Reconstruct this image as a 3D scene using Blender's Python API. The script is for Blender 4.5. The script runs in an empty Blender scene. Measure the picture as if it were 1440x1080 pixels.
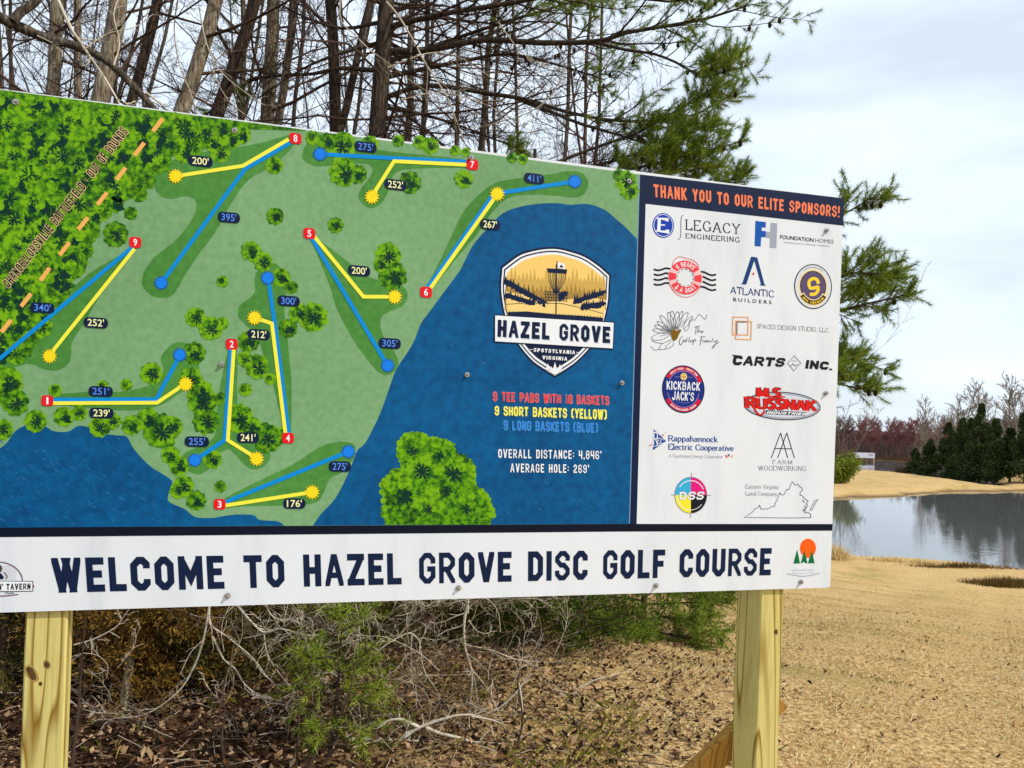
import bpy, math, random
import numpy as np
from mathutils import Vector, Matrix

# ---------------------------------------------------------------- camera
SC = bpy.context.scene
COL = SC.collection
FPX = 1081.0                      # focal length in photo pixels (photo is 1440 wide)
PX0, PY0 = 720.0, 587.6           # principal point
CAM = np.array([0.68, -2.0477, 1.5965])
YAW, ROLL = 0.2706, 0.0346
_cy, _sy = math.cos(YAW), math.sin(YAW)
FW = np.array([_sy, _cy, 0.0])
_r = np.array([_cy, -_sy, 0.0]); _u = np.array([0.0, 0.0, 1.0])
RT = math.cos(ROLL) * _r + math.sin(ROLL) * _u
UP = -math.sin(ROLL) * _r + math.cos(ROLL) * _u
cd = bpy.data.cameras.new('camera')
cam = bpy.data.objects.new('camera', cd); COL.objects.link(cam)
cd.sensor_width = 36.0
cd.lens = FPX / 1440.0 * 36.0
cd.shift_y = (PY0 - 540.0) / 1440.0
cd.clip_start = 0.05; cd.clip_end = 9000.0
cam.matrix_world = Matrix(((RT[0], UP[0], -FW[0], CAM[0]), (RT[1], UP[1], -FW[1], CAM[1]),
                           (RT[2], UP[2], -FW[2], CAM[2]), (0, 0, 0, 1)))
SC.camera = cam

# ---------------------------------------------------------------- light
SUN_EL, SUN_AZ = math.radians(45.0), math.radians(50.0)   # azimuth right of the straight line from sign to viewer
to_sun = Vector((math.sin(SUN_AZ) * math.cos(SUN_EL), -math.cos(SUN_AZ) * math.cos(SUN_EL), math.sin(SUN_EL)))
sd = bpy.data.lights.new('sun', 'SUN'); sd.energy = 5.0; sd.angle = math.radians(0.53); sd.color = (1.0, 0.955, 0.885)
sun = bpy.data.objects.new('sun', sd); COL.objects.link(sun)
sun.rotation_euler = to_sun.to_track_quat('Z', 'Y').to_euler(); sun.location = (20, -30, 40)
wd = bpy.data.worlds.new('World'); SC.world = wd; wd.use_nodes = True
nt = wd.node_tree; N = nt.nodes; LK = nt.links
for n in list(N): N.remove(n)
wo = N.new('ShaderNodeOutputWorld'); bg = N.new('ShaderNodeBackground'); bg.inputs['Strength'].default_value = 0.11
sky = N.new('ShaderNodeTexSky'); sky.sky_type = 'NISHITA'; sky.sun_disc = False
sky.sun_elevation = SUN_EL; sky.sun_rotation = math.atan2(to_sun.x, to_sun.y)
sky.air_density = 1.0; sky.dust_density = 0.8; sky.ozone_density = 1.0
tc = N.new('ShaderNodeTexCoord'); mp = N.new('ShaderNodeMapping'); mp.inputs['Scale'].default_value = (1.0, 1.0, 3.6)
mp.inputs['Rotation'].default_value = (0.12, 0.05, 0.5)
nz = N.new('ShaderNodeTexNoise'); nz.inputs['Scale'].default_value = 2.1; nz.inputs['Detail'].default_value = 5.0
nz.inputs['Roughness'].default_value = 0.52; nz.inputs['Distortion'].default_value = 0.25
cr = N.new('ShaderNodeValToRGB'); cr.color_ramp.elements[0].position = 0.36; cr.color_ramp.elements[1].position = 0.66
cr.color_ramp.elements[0].color = (0.64, 0.64, 0.64, 1); cr.color_ramp.elements[1].color = (0.97, 0.97, 0.97, 1)
mx = N.new('ShaderNodeMix'); mx.data_type = 'RGBA'
mx.inputs['B'].default_value = (14.6, 16.7, 18.9, 1)          # bright thin cloud
LK.new(tc.outputs['Generated'], mp.inputs['Vector']); LK.new(mp.outputs['Vector'], nz.inputs['Vector'])
sz = N.new('ShaderNodeSeparateXYZ'); LK.new(tc.outputs['Generated'], sz.inputs[0])       # cloud cut back overhead, out of view, to lower the ambient light
fz = N.new('ShaderNodeMapRange'); fz.interpolation_type = 'SMOOTHSTEP'; fz.inputs['From Min'].default_value = 0.5; fz.inputs['From Max'].default_value = 0.85
fz.inputs['To Min'].default_value = 1.0; fz.inputs['To Max'].default_value = 0.25; LK.new(sz.outputs['Z'], fz.inputs['Value'])
mf = N.new('ShaderNodeMath'); mf.operation = 'MULTIPLY'; LK.new(cr.outputs['Color'], mf.inputs[0]); LK.new(fz.outputs['Result'], mf.inputs[1])
LK.new(nz.outputs['Fac'], cr.inputs['Fac']); LK.new(mf.outputs[0], mx.inputs['Factor'])
LK.new(sky.outputs['Color'], mx.inputs['A']); LK.new(mx.outputs['Result'], bg.inputs['Color'])
LK.new(bg.outputs['Background'], wo.inputs['Surface'])
SC.view_settings.view_transform = 'Standard'; SC.view_settings.look = 'None'
SC.view_settings.exposure = -0.62; SC.view_settings.gamma = 1.0
SC.render.engine = 'CYCLES'
SC.cycles.max_bounces = 6; SC.cycles.diffuse_bounces = 3; SC.cycles.glossy_bounces = 3
SC.cycles.transparent_max_bounces = 4; SC.cycles.caustics_reflective = False; SC.cycles.caustics_refractive = False

# ---------------------------------------------------------------- helpers
def ray(px, py):
    d = RT * ((px - PX0) / FPX) - UP * ((py - PY0) / FPX) + FW
    return d
def at(px, py, depth):            # point seen at a photo pixel, at a depth along the view
    return CAM + ray(px, py) * depth
def onz(px, py, z):               # point seen at a photo pixel, on a level plane
    d = ray(px, py); return CAM + d * ((z - CAM[2]) / d[2])
def ony(px, py, y=0.0):
    d = ray(px, py); return CAM + d * ((y - CAM[1]) / d[1])
def lin(c):
    c = c / 255.0
    return c / 12.92 if c <= 0.04045 else ((c + 0.055) / 1.055) ** 2.4
def rgb(r, g, b, k=1.0):
    return tuple(min(0.9, lin(v) * k) for v in (r, g, b))
def tag(o, label=None, cat=None, group=None, kind=None):
    if label: o['label'] = label
    if cat: o['category'] = cat
    if group: o['group'] = group
    if kind: o['kind'] = kind
    return o
def empty(name, loc, label, cat, group=None):
    o = bpy.data.objects.new(name, None); o.location = tuple(loc); o.empty_display_size = 0.1; COL.objects.link(o)
    return tag(o, label, cat, group)
def mesh_obj(name, v, f, mats, parent=None, mi=None, smooth=False, origin=None):
    v = np.asarray(v, dtype=np.float64).reshape(-1, 3)
    if parent is not None:
        r = parent
        while r.parent is not None: r = r.parent
        v = v - np.array(r.location)
    elif origin is not None:
        v = v - np.asarray(origin)
    me = bpy.data.meshes.new(name)
    if isinstance(f, np.ndarray):
        n, k = f.shape
        me.vertices.add(len(v)); me.vertices.foreach_set('co', v.astype(np.float32).ravel())
        me.loops.add(n * k); me.loops.foreach_set('vertex_index', f.astype(np.int32).ravel())
        me.polygons.add(n); me.polygons.foreach_set('loop_start', np.arange(0, n * k, k, dtype=np.int32))
    else:
        me.from_pydata([tuple(p) for p in v], [], f)
    if not isinstance(mats, (list, tuple)): mats = [mats]
    for m in mats: me.materials.append(m)
    if mi is not None: me.polygons.foreach_set('material_index', np.asarray(mi, dtype=np.int32))
    if smooth: me.polygons.foreach_set('use_smooth', np.ones(len(me.polygons), dtype=bool))
    me.update(calc_edges=True); me.validate()
    o = bpy.data.objects.new(name, me); COL.objects.link(o)
    if parent is not None: o.parent = parent
    elif origin is not None: o.location = tuple(origin)
    return o
def base_mat(name, color, rough=0.8, spec=0.2):
    m = bpy.data.materials.new(name); m.use_nodes = True
    b = m.node_tree.nodes['Principled BSDF']
    b.inputs['Base Color'].default_value = (*color, 1); b.inputs['Roughness'].default_value = rough
    b.inputs['Specular IOR Level'].default_value = spec
    return m, m.node_tree.nodes, m.node_tree.links, b
def noise_mat(name, cols, scale=(1, 1, 1), nscale=5.0, detail=4.0, rough=0.85, spec=0.15, bump=0.0, island=0.0, pos=None, interp='LINEAR', nrough=0.6, bscale=None, trans=0.0):
    """procedural material: object-space noise through a colour ramp; island>0 mixes in a random tone per loose piece"""
    m, n, l, b = base_mat(name, cols[0], rough, spec)
    t = n.new('ShaderNodeTexCoord'); mp_ = n.new('ShaderNodeMapping'); mp_.inputs['Scale'].default_value = scale
    z = n.new('ShaderNodeTexNoise'); z.inputs['Scale'].default_value = nscale; z.inputs['Detail'].default_value = detail; z.inputs['Roughness'].default_value = nrough
    l.new(t.outputs['Object'], mp_.inputs['Vector']); l.new(mp_.outputs['Vector'], z.inputs['Vector'])
    src = z.outputs['Fac']
    if island > 0:
        g = n.new('ShaderNodeNewGeometry'); mm = n.new('ShaderNodeMix'); mm.inputs['Factor'].default_value = island
        l.new(z.outputs['Fac'], mm.inputs['A']); l.new(g.outputs['Random Per Island'], mm.inputs['B']); src = mm.outputs['Result']
    c = n.new('ShaderNodeValToRGB'); e = c.color_ramp; e.interpolation = interp
    k = len(cols)
    if pos is None: pos = [0.3 + 0.4 * i / max(1, k - 1) for i in range(k)] if island == 0 else [0.12 + 0.76 * i / max(1, k - 1) for i in range(k)]
    while len(e.elements) < k: e.elements.new(0.5)
    for i in range(k): e.elements[i].position = pos[i]
    for i in range(k): e.elements[i].color = (*cols[i], 1)
    l.new(src, c.inputs['Fac']); l.new(c.outputs['Color'], b.inputs['Base Color'])
    if bump > 0:
        bp = n.new('ShaderNodeBump'); bp.inputs['Strength'].default_value = bump; bp.inputs['Distance'].default_value = 0.01
        src2 = z.outputs['Fac']
        if bscale:
            z2 = n.new('ShaderNodeTexNoise'); z2.inputs['Scale'].default_value = bscale; z2.inputs['Detail'].default_value = 4
            l.new(mp_.outputs['Vector'], z2.inputs['Vector']); src2 = z2.outputs['Fac']
        l.new(src2, bp.inputs['Height']); l.new(bp.outputs['Normal'], b.inputs['Normal'])
    if trans > 0:
        tr = n.new('ShaderNodeBsdfTranslucent'); ms = n.new('ShaderNodeMixShader'); ms.inputs['Fac'].default_value = trans
        l.new(c.outputs['Color'], tr.inputs['Color']); l.new(b.outputs['BSDF'], ms.inputs[1]); l.new(tr.outputs['BSDF'], ms.inputs[2])
        l.new(ms.outputs['Shader'], n['Material Output'].inputs['Surface'])
    return m
# ---------------------------------------------------------------- land and water
rng = np.random.default_rng(11)
WZ = -3.0
def px_poly(pts, z): return np.array([onz(x, y, z)[:2] for x, y in pts])
POND = px_poly([(900, 752), (1080, 764), (1172, 781), (1200, 783), (1240, 784), (1290, 787), (1340, 791), (1380, 797), (1440, 803), (1600, 812), (2000, 822), (2000, 684), (1700, 688), (1440, 690.5), (1380, 691), (1330, 692), (1290, 695), (1250, 699), (1215, 700), (1160, 702), (1000, 706), (900, 708)], WZ)
POND2 = px_poly([(1000, 667), (1180, 662), (1215, 663.5), (1250, 666), (1300, 671), (1360, 680), (1400, 686), (1400, 668), (1330, 654), (1290, 650), (1240, 647), (1180, 645), (1000, 643)], WZ)
def sdist(P, X, Y):
    """signed distance to a polygon, inside negative"""
    d = np.full(X.shape, 1e9); ins = np.zeros(X.shape, bool); n = len(P)
    for i in range(n):
        ax, ay = P[i]; bx, by = P[(i + 1) % n]; ex, ey = bx - ax, by - ay
        t = np.clip(((X - ax) * ex + (Y - ay) * ey) / (ex * ex + ey * ey), 0, 1)
        d = np.minimum(d, np.hypot(X - ax - t * ex, Y - ay - t * ey))
        c = (ay > Y) != (by > Y)
        with np.errstate(divide='ignore', invalid='ignore'): xi = (bx - ax) * (Y - ay) / (by - ay) + ax
        ins ^= c & (X < xi)
    return np.where(ins, -d, d)
def sst(a, b, x):
    t = np.clip((x - a) / (b - a), 0, 1); return t * t * (3 - 2 * t)
def wob(X, Y, s, ph):
    return np.sin(X * s + ph) * np.cos(Y * s * 1.13 + ph * 1.7) + .5 * np.sin(X * s * 2.3 + Y * s * 1.7 + ph * 3)
DIRP = np.array([math.sin(YAW + .49), math.cos(YAW + .49)])
def land_z(X, Y):
    X = np.asarray(X, float); Y = np.asarray(Y, float)
    s = (X - CAM[0]) * DIRP[0] + (Y - CAM[1]) * DIRP[1]
    z = -2.72 * sst(3.2, 27, s) ** 0.85
    z = z + .035 * wob(X, Y, .9, 1.0) * sst(2, 6, s) + .02 * wob(X, Y, 2.3, 2.0)
    d1 = sdist(POND, X, Y) + .35 * wob(X, Y, .7, .4); d2 = sdist(POND2, X, Y)
    d = np.minimum(d1, d2)
    r = np.hypot(X - CAM[0], Y - CAM[1])
    z = z + .25 * sst(50, 62, r) * sst(0, 5, d) * sst(110, 80, r)
    z = np.where(d < 1.6, np.minimum(z, z * sst(-.4, 1.6, d) + (WZ - .06) * (1 - sst(-.4, 1.6, d))), z)
    z = np.where(d < 0, WZ - .06 - .7 * sst(0, -3, d), z)
    z = z + .5 * sst(118, 150, r)
    return z
rad = np.concatenate([[0.0], np.geomspace(.6, 40, 150), np.geomspace(40.8, 140, 90), np.geomspace(145, 4200, 40)])
ang = np.concatenate([np.linspace(-.35, 1.15, 330), np.linspace(1.17, 2 * math.pi - .37, 90)])
A, Rr = np.meshgrid(ang, rad[1:])
GX = CAM[0] + Rr * np.sin(A); GY = CAM[1] + Rr * np.cos(A)
GZ = land_z(GX, GY)
nv, na = Rr.shape
gv = np.concatenate([[[CAM[0], CAM[1], float(land_z(CAM[0], CAM[1]))]], np.stack([GX, GY, GZ], -1).reshape(-1, 3)])
i, j = np.meshgrid(np.arange(nv - 1), np.arange(na), indexing='ij'); j2 = (j + 1) % na
q = np.stack([1 + i * na + j, 1 + i * na + j2, 1 + (i + 1) * na + j2, 1 + (i + 1) * na + j], -1).reshape(-1, 4)[:, ::-1]
def ground_mat():
    m, n, l, b = base_mat('ground', (.3, .2, .1), .95, .08)
    t = n.new('ShaderNodeTexCoord'); obj = t.outputs['Object']
    def nz_(s, d=4, r=.6, sc=None):
        z = n.new('ShaderNodeTexNoise'); z.inputs['Scale'].default_value = s; z.inputs['Detail'].default_value = d; z.inputs['Roughness'].default_value = r
        if sc:
            mpp = n.new('ShaderNodeMapping'); mpp.inputs['Scale'].default_value = sc; mpp.inputs['Rotation'].default_value = (0, 0, -.76); l.new(obj, mpp.inputs['Vector']); l.new(mpp.outputs['Vector'], z.inputs['Vector'])
        else: l.new(obj, z.inputs['Vector'])
        return z.outputs['Fac']
    def ramp(f, cols, pos):
        c = n.new('ShaderNodeValToRGB'); e = c.color_ramp
        while len(e.elements) < len(cols): e.elements.new(.5)
        for k in range(len(cols)): e.elements[k].position = pos[k]
        for k in range(len(cols)): e.elements[k].color = (*cols[k], 1) if len(cols[k]) == 3 else cols[k]
        l.new(f, c.inputs['Fac']); return c.outputs['Color']
    def mix(f, a, b_):
        x = n.new('ShaderNodeMix'); x.data_type = 'RGBA'
        if isinstance(f, float): x.inputs['Factor'].default_value = f
        else: l.new(f, x.inputs['Factor'])
        l.new(a, x.inputs['A']); l.new(b_, x.inputs['B']); return x.outputs['Result']
    straw = ramp(nz_(.8, 6, .75), [rgb(192, 154, 96), rgb(232, 196, 134), rgb(246, 216, 160)], [.3, .5, .7])
    fine = ramp(nz_(26, 5, .75, (1, 2.6, 1)), [rgb(78, 54, 30), rgb(200, 162, 104), rgb(246, 216, 158)], [.36, .5, .66])
    grass = mix(.72, straw, fine)
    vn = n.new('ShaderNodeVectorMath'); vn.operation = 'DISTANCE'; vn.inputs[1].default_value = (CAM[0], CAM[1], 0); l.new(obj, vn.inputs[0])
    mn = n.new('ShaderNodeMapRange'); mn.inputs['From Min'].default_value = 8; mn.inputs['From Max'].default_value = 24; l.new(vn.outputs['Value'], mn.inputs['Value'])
    thatch_shade = ramp(nz_(34, 6, .8), [rgb(64, 46, 26), rgb(176, 140, 88), rgb(238, 206, 148)], [.34, .46, .62])     # near ground between the modelled blades, gap shade put into its dark flecks
    grass = mix(mn.outputs['Result'], thatch_shade, grass)
    green = ramp(nz_(.55, 4, .6), [(0, 0, 0), (.6, .6, .6)], [.56, .74])
    grass = mix(green, grass, ramp(nz_(9, 4), [rgb(104, 104, 40), rgb(160, 148, 70)], [.35, .65]))
    lit = ramp(nz_(14, 6, .75), [rgb(20, 13, 8), rgb(58, 38, 24), rgb(104, 76, 50)], [.34, .52, .7])
    # woodland floor on the left, mown field on the right
    sp = n.new('ShaderNodeSeparateXYZ'); l.new(obj, sp.inputs[0])
    m1 = n.new('ShaderNodeMath'); m1.operation = 'MULTIPLY_ADD'; m1.inputs[1].default_value = -.33; l.new(sp.outputs['Y'], m1.inputs[0]); l.new(sp.outputs['X'], m1.inputs[2])
    m2 = n.new('ShaderNodeMath'); m2.operation = 'MULTIPLY_ADD'; m2.inputs[1].default_value = 1.6; l.new(nz_(1.3, 4), m2.inputs[0]); l.new(m1.outputs[0], m2.inputs[2])
    wd_ = ramp(m2.outputs[0], [(0, 0, 0), (1, 1, 1)], [.0, 1.0])
    mr = n.new('ShaderNodeMapRange'); mr.inputs['From Min'].default_value = .9; mr.inputs['From Max'].default_value = 2.3; l.new(m2.outputs[0], mr.inputs['Value'])
    col = mix(mr.outputs['Result'], lit, grass)
    # the wood beyond the water
    vm = n.new('ShaderNodeVectorMath'); vm.operation = 'DISTANCE'; vm.inputs[1].default_value = (CAM[0], CAM[1], 0); l.new(obj, vm.inputs[0])
    mr3 = n.new('ShaderNodeMapRange'); mr3.inputs['From Min'].default_value = 119; mr3.inputs['From Max'].default_value = 124; l.new(vm.outputs['Value'], mr3.inputs['Value'])
    col = mix(mr3.outputs['Result'], col, lit)
    # muddy rim by the water
    mr2 = n.new('ShaderNodeMapRange'); mr2.inputs['From Min'].default_value = WZ - .02; mr2.inputs['From Max'].default_value = WZ + .16; l.new(sp.outputs['Z'], mr2.inputs['Value'])
    mud = ramp(nz_(3, 4), [rgb(62, 46, 28), rgb(112, 84, 48)], [.35, .65])
    col = mix(mr2.outputs['Result'], mud, col)
    l.new(col, b.inputs['Base Color'])
    bp = n.new('ShaderNodeBump'); bp.inputs['Strength'].default_value = .6; bp.inputs['Distance'].default_value = .03
    l.new(nz_(30, 5, .7), bp.inputs['Height']); l.new(bp.outputs['Normal'], b.inputs['Normal'])
    return m
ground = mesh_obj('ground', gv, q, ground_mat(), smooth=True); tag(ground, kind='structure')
tri0 = None
# water
def water_mat():
    m, n, l, b = base_mat('pond_water', (.125, .13, .13), .03, .5)
    b.inputs['IOR'].default_value = 1.55
    t = n.new('ShaderNodeTexCoord'); mpp = n.new('ShaderNodeMapping'); mpp.inputs['Rotation'].default_value = (0, 0, -.76); mpp.inputs['Scale'].default_value = (1.0, 2.4, 1)
    z = n.new('ShaderNodeTexNoise'); z.inputs['Scale'].default_value = 2.2; z.inputs['Detail'].default_value = 3
    bp = n.new('ShaderNodeBump'); bp.inputs['Strength'].default_value = .05; bp.inputs['Distance'].default_value = .05
    z2 = n.new('ShaderNodeTexNoise'); z2.inputs['Scale'].default_value = .12; z2.inputs['Detail'].default_value = 2
    mr = n.new('ShaderNodeMapRange'); mr.inputs['From Min'].default_value = .42; mr.inputs['From Max'].default_value = .62; mr.inputs['To Min'].default_value = .03; mr.inputs['To Max'].default_value = .1
    l.new(t.outputs['Object'], mpp.inputs['Vector']); l.new(mpp.outputs['Vector'], z.inputs['Vector']); l.new(mpp.outputs['Vector'], z2.inputs['Vector'])
    l.new(z2.outputs['Fac'], mr.inputs['Value']); l.new(mr.outputs['Result'], bp.inputs['Strength'])
    l.new(z.outputs['Fac'], bp.inputs['Height']); l.new(bp.outputs['Normal'], b.inputs['Normal'])
    return m
M_WAT = water_mat()
def water(name, P):
    c = P.mean(0); v = [(c[0] + (x - c[0]) * 1.06, c[1] + (y - c[1]) * 1.06, WZ) for x, y in P]
    o = mesh_obj(name, v, [list(range(len(v)))], M_WAT); tag(o, kind='structure')
def grown(P, e):
    # push each corner outwards along its own normal
    n = len(P); out = []
    area = sum(P[k][0] * P[(k + 1) % n][1] - P[(k + 1) % n][0] * P[k][1] for k in range(n))
    sg = 1 if area > 0 else -1
    for k in range(n):
        d = P[(k + 1) % n] - P[k - 1]; d = d / np.hypot(*d); out.append(P[k] + sg * e * np.array([d[1], -d[0]]))
    return np.array(out)
for nm, P, e in (('pond', POND, 1.0), ('far_pond', POND2, 1.5)):
    P = grown(P, e); o = mesh_obj(nm, [(x, y, WZ) for x, y in P], [list(range(len(P)))], M_WAT); tag(o, kind='structure')

# ---------------------------------------------------------------- grass and leaf litter
def blades(n, X, Y, h0, h1, w, lean=.7):
    Z = land_z(X, Y) - .005
    az = rng.uniform(0, 6.283, n); h = rng.uniform(h0, h1, n) * (1 + .45 * wob(X, Y, 4.3, .2)).clip(.35, 2); L = h * rng.uniform(.4, 1.0, n) * lean * 2
    fa = az + rng.normal(0, .5, n) + 1.57
    bx, by = np.cos(fa) * w, np.sin(fa) * w
    v = np.stack([np.stack([X - bx, Y - by, Z], -1), np.stack([X + bx, Y + by, Z], -1), np.stack([X + np.cos(az) * L * .5 + bx * .6, Y + np.sin(az) * L * .5 + by * .6, Z + h * .75], -1),
                  np.stack([X + np.cos(az) * L, Y + np.sin(az) * L, Z + h * .9], -1)], 1).reshape(-1, 3)
    return v, np.arange(n * 4).reshape(-1, 4)
def field_pts(n, r0, r1, a0, a1, p=1.0):
    r = r0 + (r1 - r0) * rng.random(n) ** p; a = rng.uniform(a0, a1, n)
    return CAM[0] + r * np.sin(a), CAM[1] + r * np.cos(a)
M_STRAW = noise_mat('straw_blade', [rgb(112, 84, 46), rgb(228, 192, 130), rgb(248, 222, 166), rgb(252, 236, 196)], nscale=.8, rough=.8, island=.75, trans=.25)
M_GREENB = noise_mat('green_blade', [rgb(84, 92, 26), rgb(140, 138, 52), rgb(190, 166, 86)], nscale=.8, rough=.8, island=.7, trans=.25)
def wood_edge(X, Y): return X - .33 * Y        # below about 1.6 the woodland floor, above it the field
parts_v, parts_f, k0 = [], [], 0
def strew(name, n, r0, r1, a0, a1, p, h0, h1, w, mat, keep, label, cat):
    X, Y = field_pts(n, r0, r1, a0, a1, p); k = keep(X, Y); X, Y = X[k], Y[k]
    d = np.minimum(sdist(POND, X, Y), 50); k = d > .3; X, Y = X[k], Y[k]
    v, f = blades(len(X), X, Y, h0 * .8, h1, w); o = mesh_obj(name, v, f, mat); tag(o, label, cat, kind='stuff'); return o
edge = lambda X, Y: (wood_edge(X, Y) + rng.normal(0, .35, len(X)) > 1.25) & (wob(X, Y, 3.1, .7) + wob(X, Y, 7.3, 1.9) + rng.normal(0, .9, len(X)) > -1.2)
strew('dry_grass', 520000, 2.6, 24, .2, .98, .74, .006, .024, .0019, M_STRAW, edge, 'short straw coloured dormant grass covering the field', 'grass')
strew('green_grass', 40000, 2.6, 13, .2, 1.05, .75, .008, .03, .0019, M_GREENB, lambda X, Y: edge(X, Y) & (wob(X, Y, 1.7, .3) + rng.normal(0, .25, len(X)) > .55), 'sparse green tufts showing through the straw coloured grass', 'grass')
strew('woodland_grass', 22000, 3.2, 9.5, -.35, .45, .8, .015, .06, .0015, M_GREENB, lambda X, Y: (wood_edge(X, Y) < 1.9) & (wob(X, Y, 1.3, 1.3) + rng.normal(0, .4, len(X)) > (.75 - .5 * wood_edge(X, Y))), 'thin yellow green grass coming up through the fallen leaves', 'grass')
def leaves(n, X, Y, s0, s1, lift):
    Z = land_z(X, Y) + rng.random(n) * lift
    az = rng.uniform(0, 6.283, n); s = rng.uniform(s0, s1, n); t1, t2 = rng.normal(0, .45, n), rng.normal(0, .45, n); fold = rng.uniform(.1, .6, n)
    ux, uy = np.cos(az), np.sin(az); vx, vy = -uy, ux
    def P(a, b, c): return np.stack([X + s * (ux * a + vx * b), Y + s * (uy * a + vy * b), Z + s * (a * t1 + b * t2 + c)], -1)
    v = np.stack([P(-1, 0, 0), P(-.2, -.55, fold * .55), P(1, 0, .1), P(-.2, .55, fold * .55)], 1).reshape(-1, 3)
    i = np.arange(n) * 4
    f = np.concatenate([np.stack([i, i + 1, i + 2], -1), np.stack([i, i + 2, i + 3], -1)])
    return v, f
X, Y = field_pts(110000, 3.0, 11, -.42, .62, .8)
k = (wood_edge(X, Y) + rng.normal(0, .75, len(X)) < 1.95) & (wob(X, Y, 3.7, .9) + wob(X, Y, 8.1, 2.2) * .7 + rng.normal(0, .8, len(X)) > -.8); X, Y = X[k], Y[k]
v, f = leaves(len(X), X, Y, .007, .021, .02)
M_LEAF = noise_mat('dead_leaf', [rgb(24, 15, 10), rgb(58, 38, 25), rgb(116, 82, 54), rgb(204, 168, 128)], nscale=.7, rough=.8, island=.8, trans=.2)
X, Y = field_pts(9000, 3.0, 10, -.42, .6, .85); k = (wood_edge(X, Y) + rng.normal(0, .8, len(X)) < 1.6); X, Y = X[k], Y[k]
v2, f2 = leaves(len(X), X, Y, .013, .03, .045); f = np.concatenate([f, f2 + len(v)]); v = np.concatenate([v, v2])
X, Y = field_pts(1800, 2.8, 16, .25, 1.0, .8); X, Y = X[wood_edge(X, Y) > 1.3], Y[wood_edge(X, Y) > 1.3]
v2, f2 = leaves(len(X), X, Y, .008, .022, .02); f = np.concatenate([f, f2 + len(v)]); v = np.concatenate([v, v2])
tag(mesh_obj('leaf_litter', v, f, M_LEAF), 'brown fallen leaves lying on the woodland floor under the sign', 'fallen leaves', kind='stuff')
# small sticks among the leaves
n = 1500; X, Y = field_pts(n, 3.0, 9, -.4, .5, .85); k = wood_edge(X, Y) + rng.normal(0, .5, n) < 1.6; X, Y = X[k], Y[k]; n = len(X)
Z = land_z(X, Y) + rng.uniform(.006, .03, n); az = rng.uniform(0, 6.283, n); L = rng.uniform(.03, .2, n); w = rng.uniform(.0012, .003, n); dz = rng.normal(0, .12, n)
c, s_ = np.cos(az), np.sin(az)
v = np.stack([np.stack([X - c * L - s_ * w, Y - s_ * L + c * w, Z - dz * L], -1), np.stack([X - c * L + s_ * w, Y - s_ * L - c * w, Z - dz * L], -1), np.stack([X - c * L, Y - s_ * L, Z - dz * L + w * 1.8], -1),
              np.stack([X + c * L - s_ * w, Y + s_ * L + c * w, Z + dz * L], -1), np.stack([X + c * L + s_ * w, Y + s_ * L - c * w, Z + dz * L], -1), np.stack([X + c * L, Y + s_ * L, Z + dz * L + w * 1.8], -1)], 1).reshape(-1, 3)
i = np.arange(n)[:, None] * 6; f = np.concatenate([i + np.array([0, 1, 4, 3]), i + np.array([1, 2, 5, 4]), i + np.array([2, 0, 3, 5])])
tag(mesh_obj('twig_litter', v, f, noise_mat('stick', [rgb(60, 44, 32), rgb(120, 98, 76), rgb(190, 172, 146)], nscale=.7, island=.8)), 'thin sticks scattered among the fallen leaves', 'sticks', kind='stuff')
# ---------------------------------------------------------------- lettering
def offset_line(pts, half, closed=False):
    """quads of a mitred line; half is a number or a function of the direction"""
    P = [np.array(p, float) for p in pts]; n = len(P)
    segs = n if closed else n - 1
    D = []
    for i in range(segs):
        d = P[(i + 1) % n] - P[i]; L = np.hypot(*d)
        D.append(d / (L if L > 1e-9 else 1e-9))
    H = [half(d) if callable(half) else half for d in D]
    Lf, Rt = [], []
    for i in range(n):
        if closed: a, b, ha, hb = D[i - 1], D[i % segs], H[i - 1], H[i % segs]
        else:
            ia, ib = max(0, i - 1), min(segs - 1, i); a, b, ha, hb = D[ia], D[ib], H[ia], H[ib]
        na, nb = np.array([-a[1], a[0]]), np.array([-b[1], b[0]])
        m = na + nb; L = np.hypot(*m)
        if L < 0.35: m = nb; k = 1.0
        else:
            m = m / L; k = 1.0 / max(0.42, float(m @ nb))
        h = max(ha, hb) if abs(ha - hb) > 1e-6 else ha
        Lf.append(P[i] + m * h * k); Rt.append(P[i] - m * h * k)
    return [[Rt[i], Rt[(i + 1) % n], Lf[(i + 1) % n], Lf[i]] for i in range(segs)]
def clip(poly, axis, val, keep_low):
    out = []
    n = len(poly)
    for i in range(n):
        a, b = poly[i], poly[(i + 1) % n]
        ia = (a[axis] <= val) if keep_low else (a[axis] >= val)
        ib = (b[axis] <= val) if keep_low else (b[axis] >= val)
        if ia: out.append(a)
        if ia != ib:
            t = (val - a[axis]) / (b[axis] - a[axis]); out.append(a + (b - a) * t)
    return out
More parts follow.
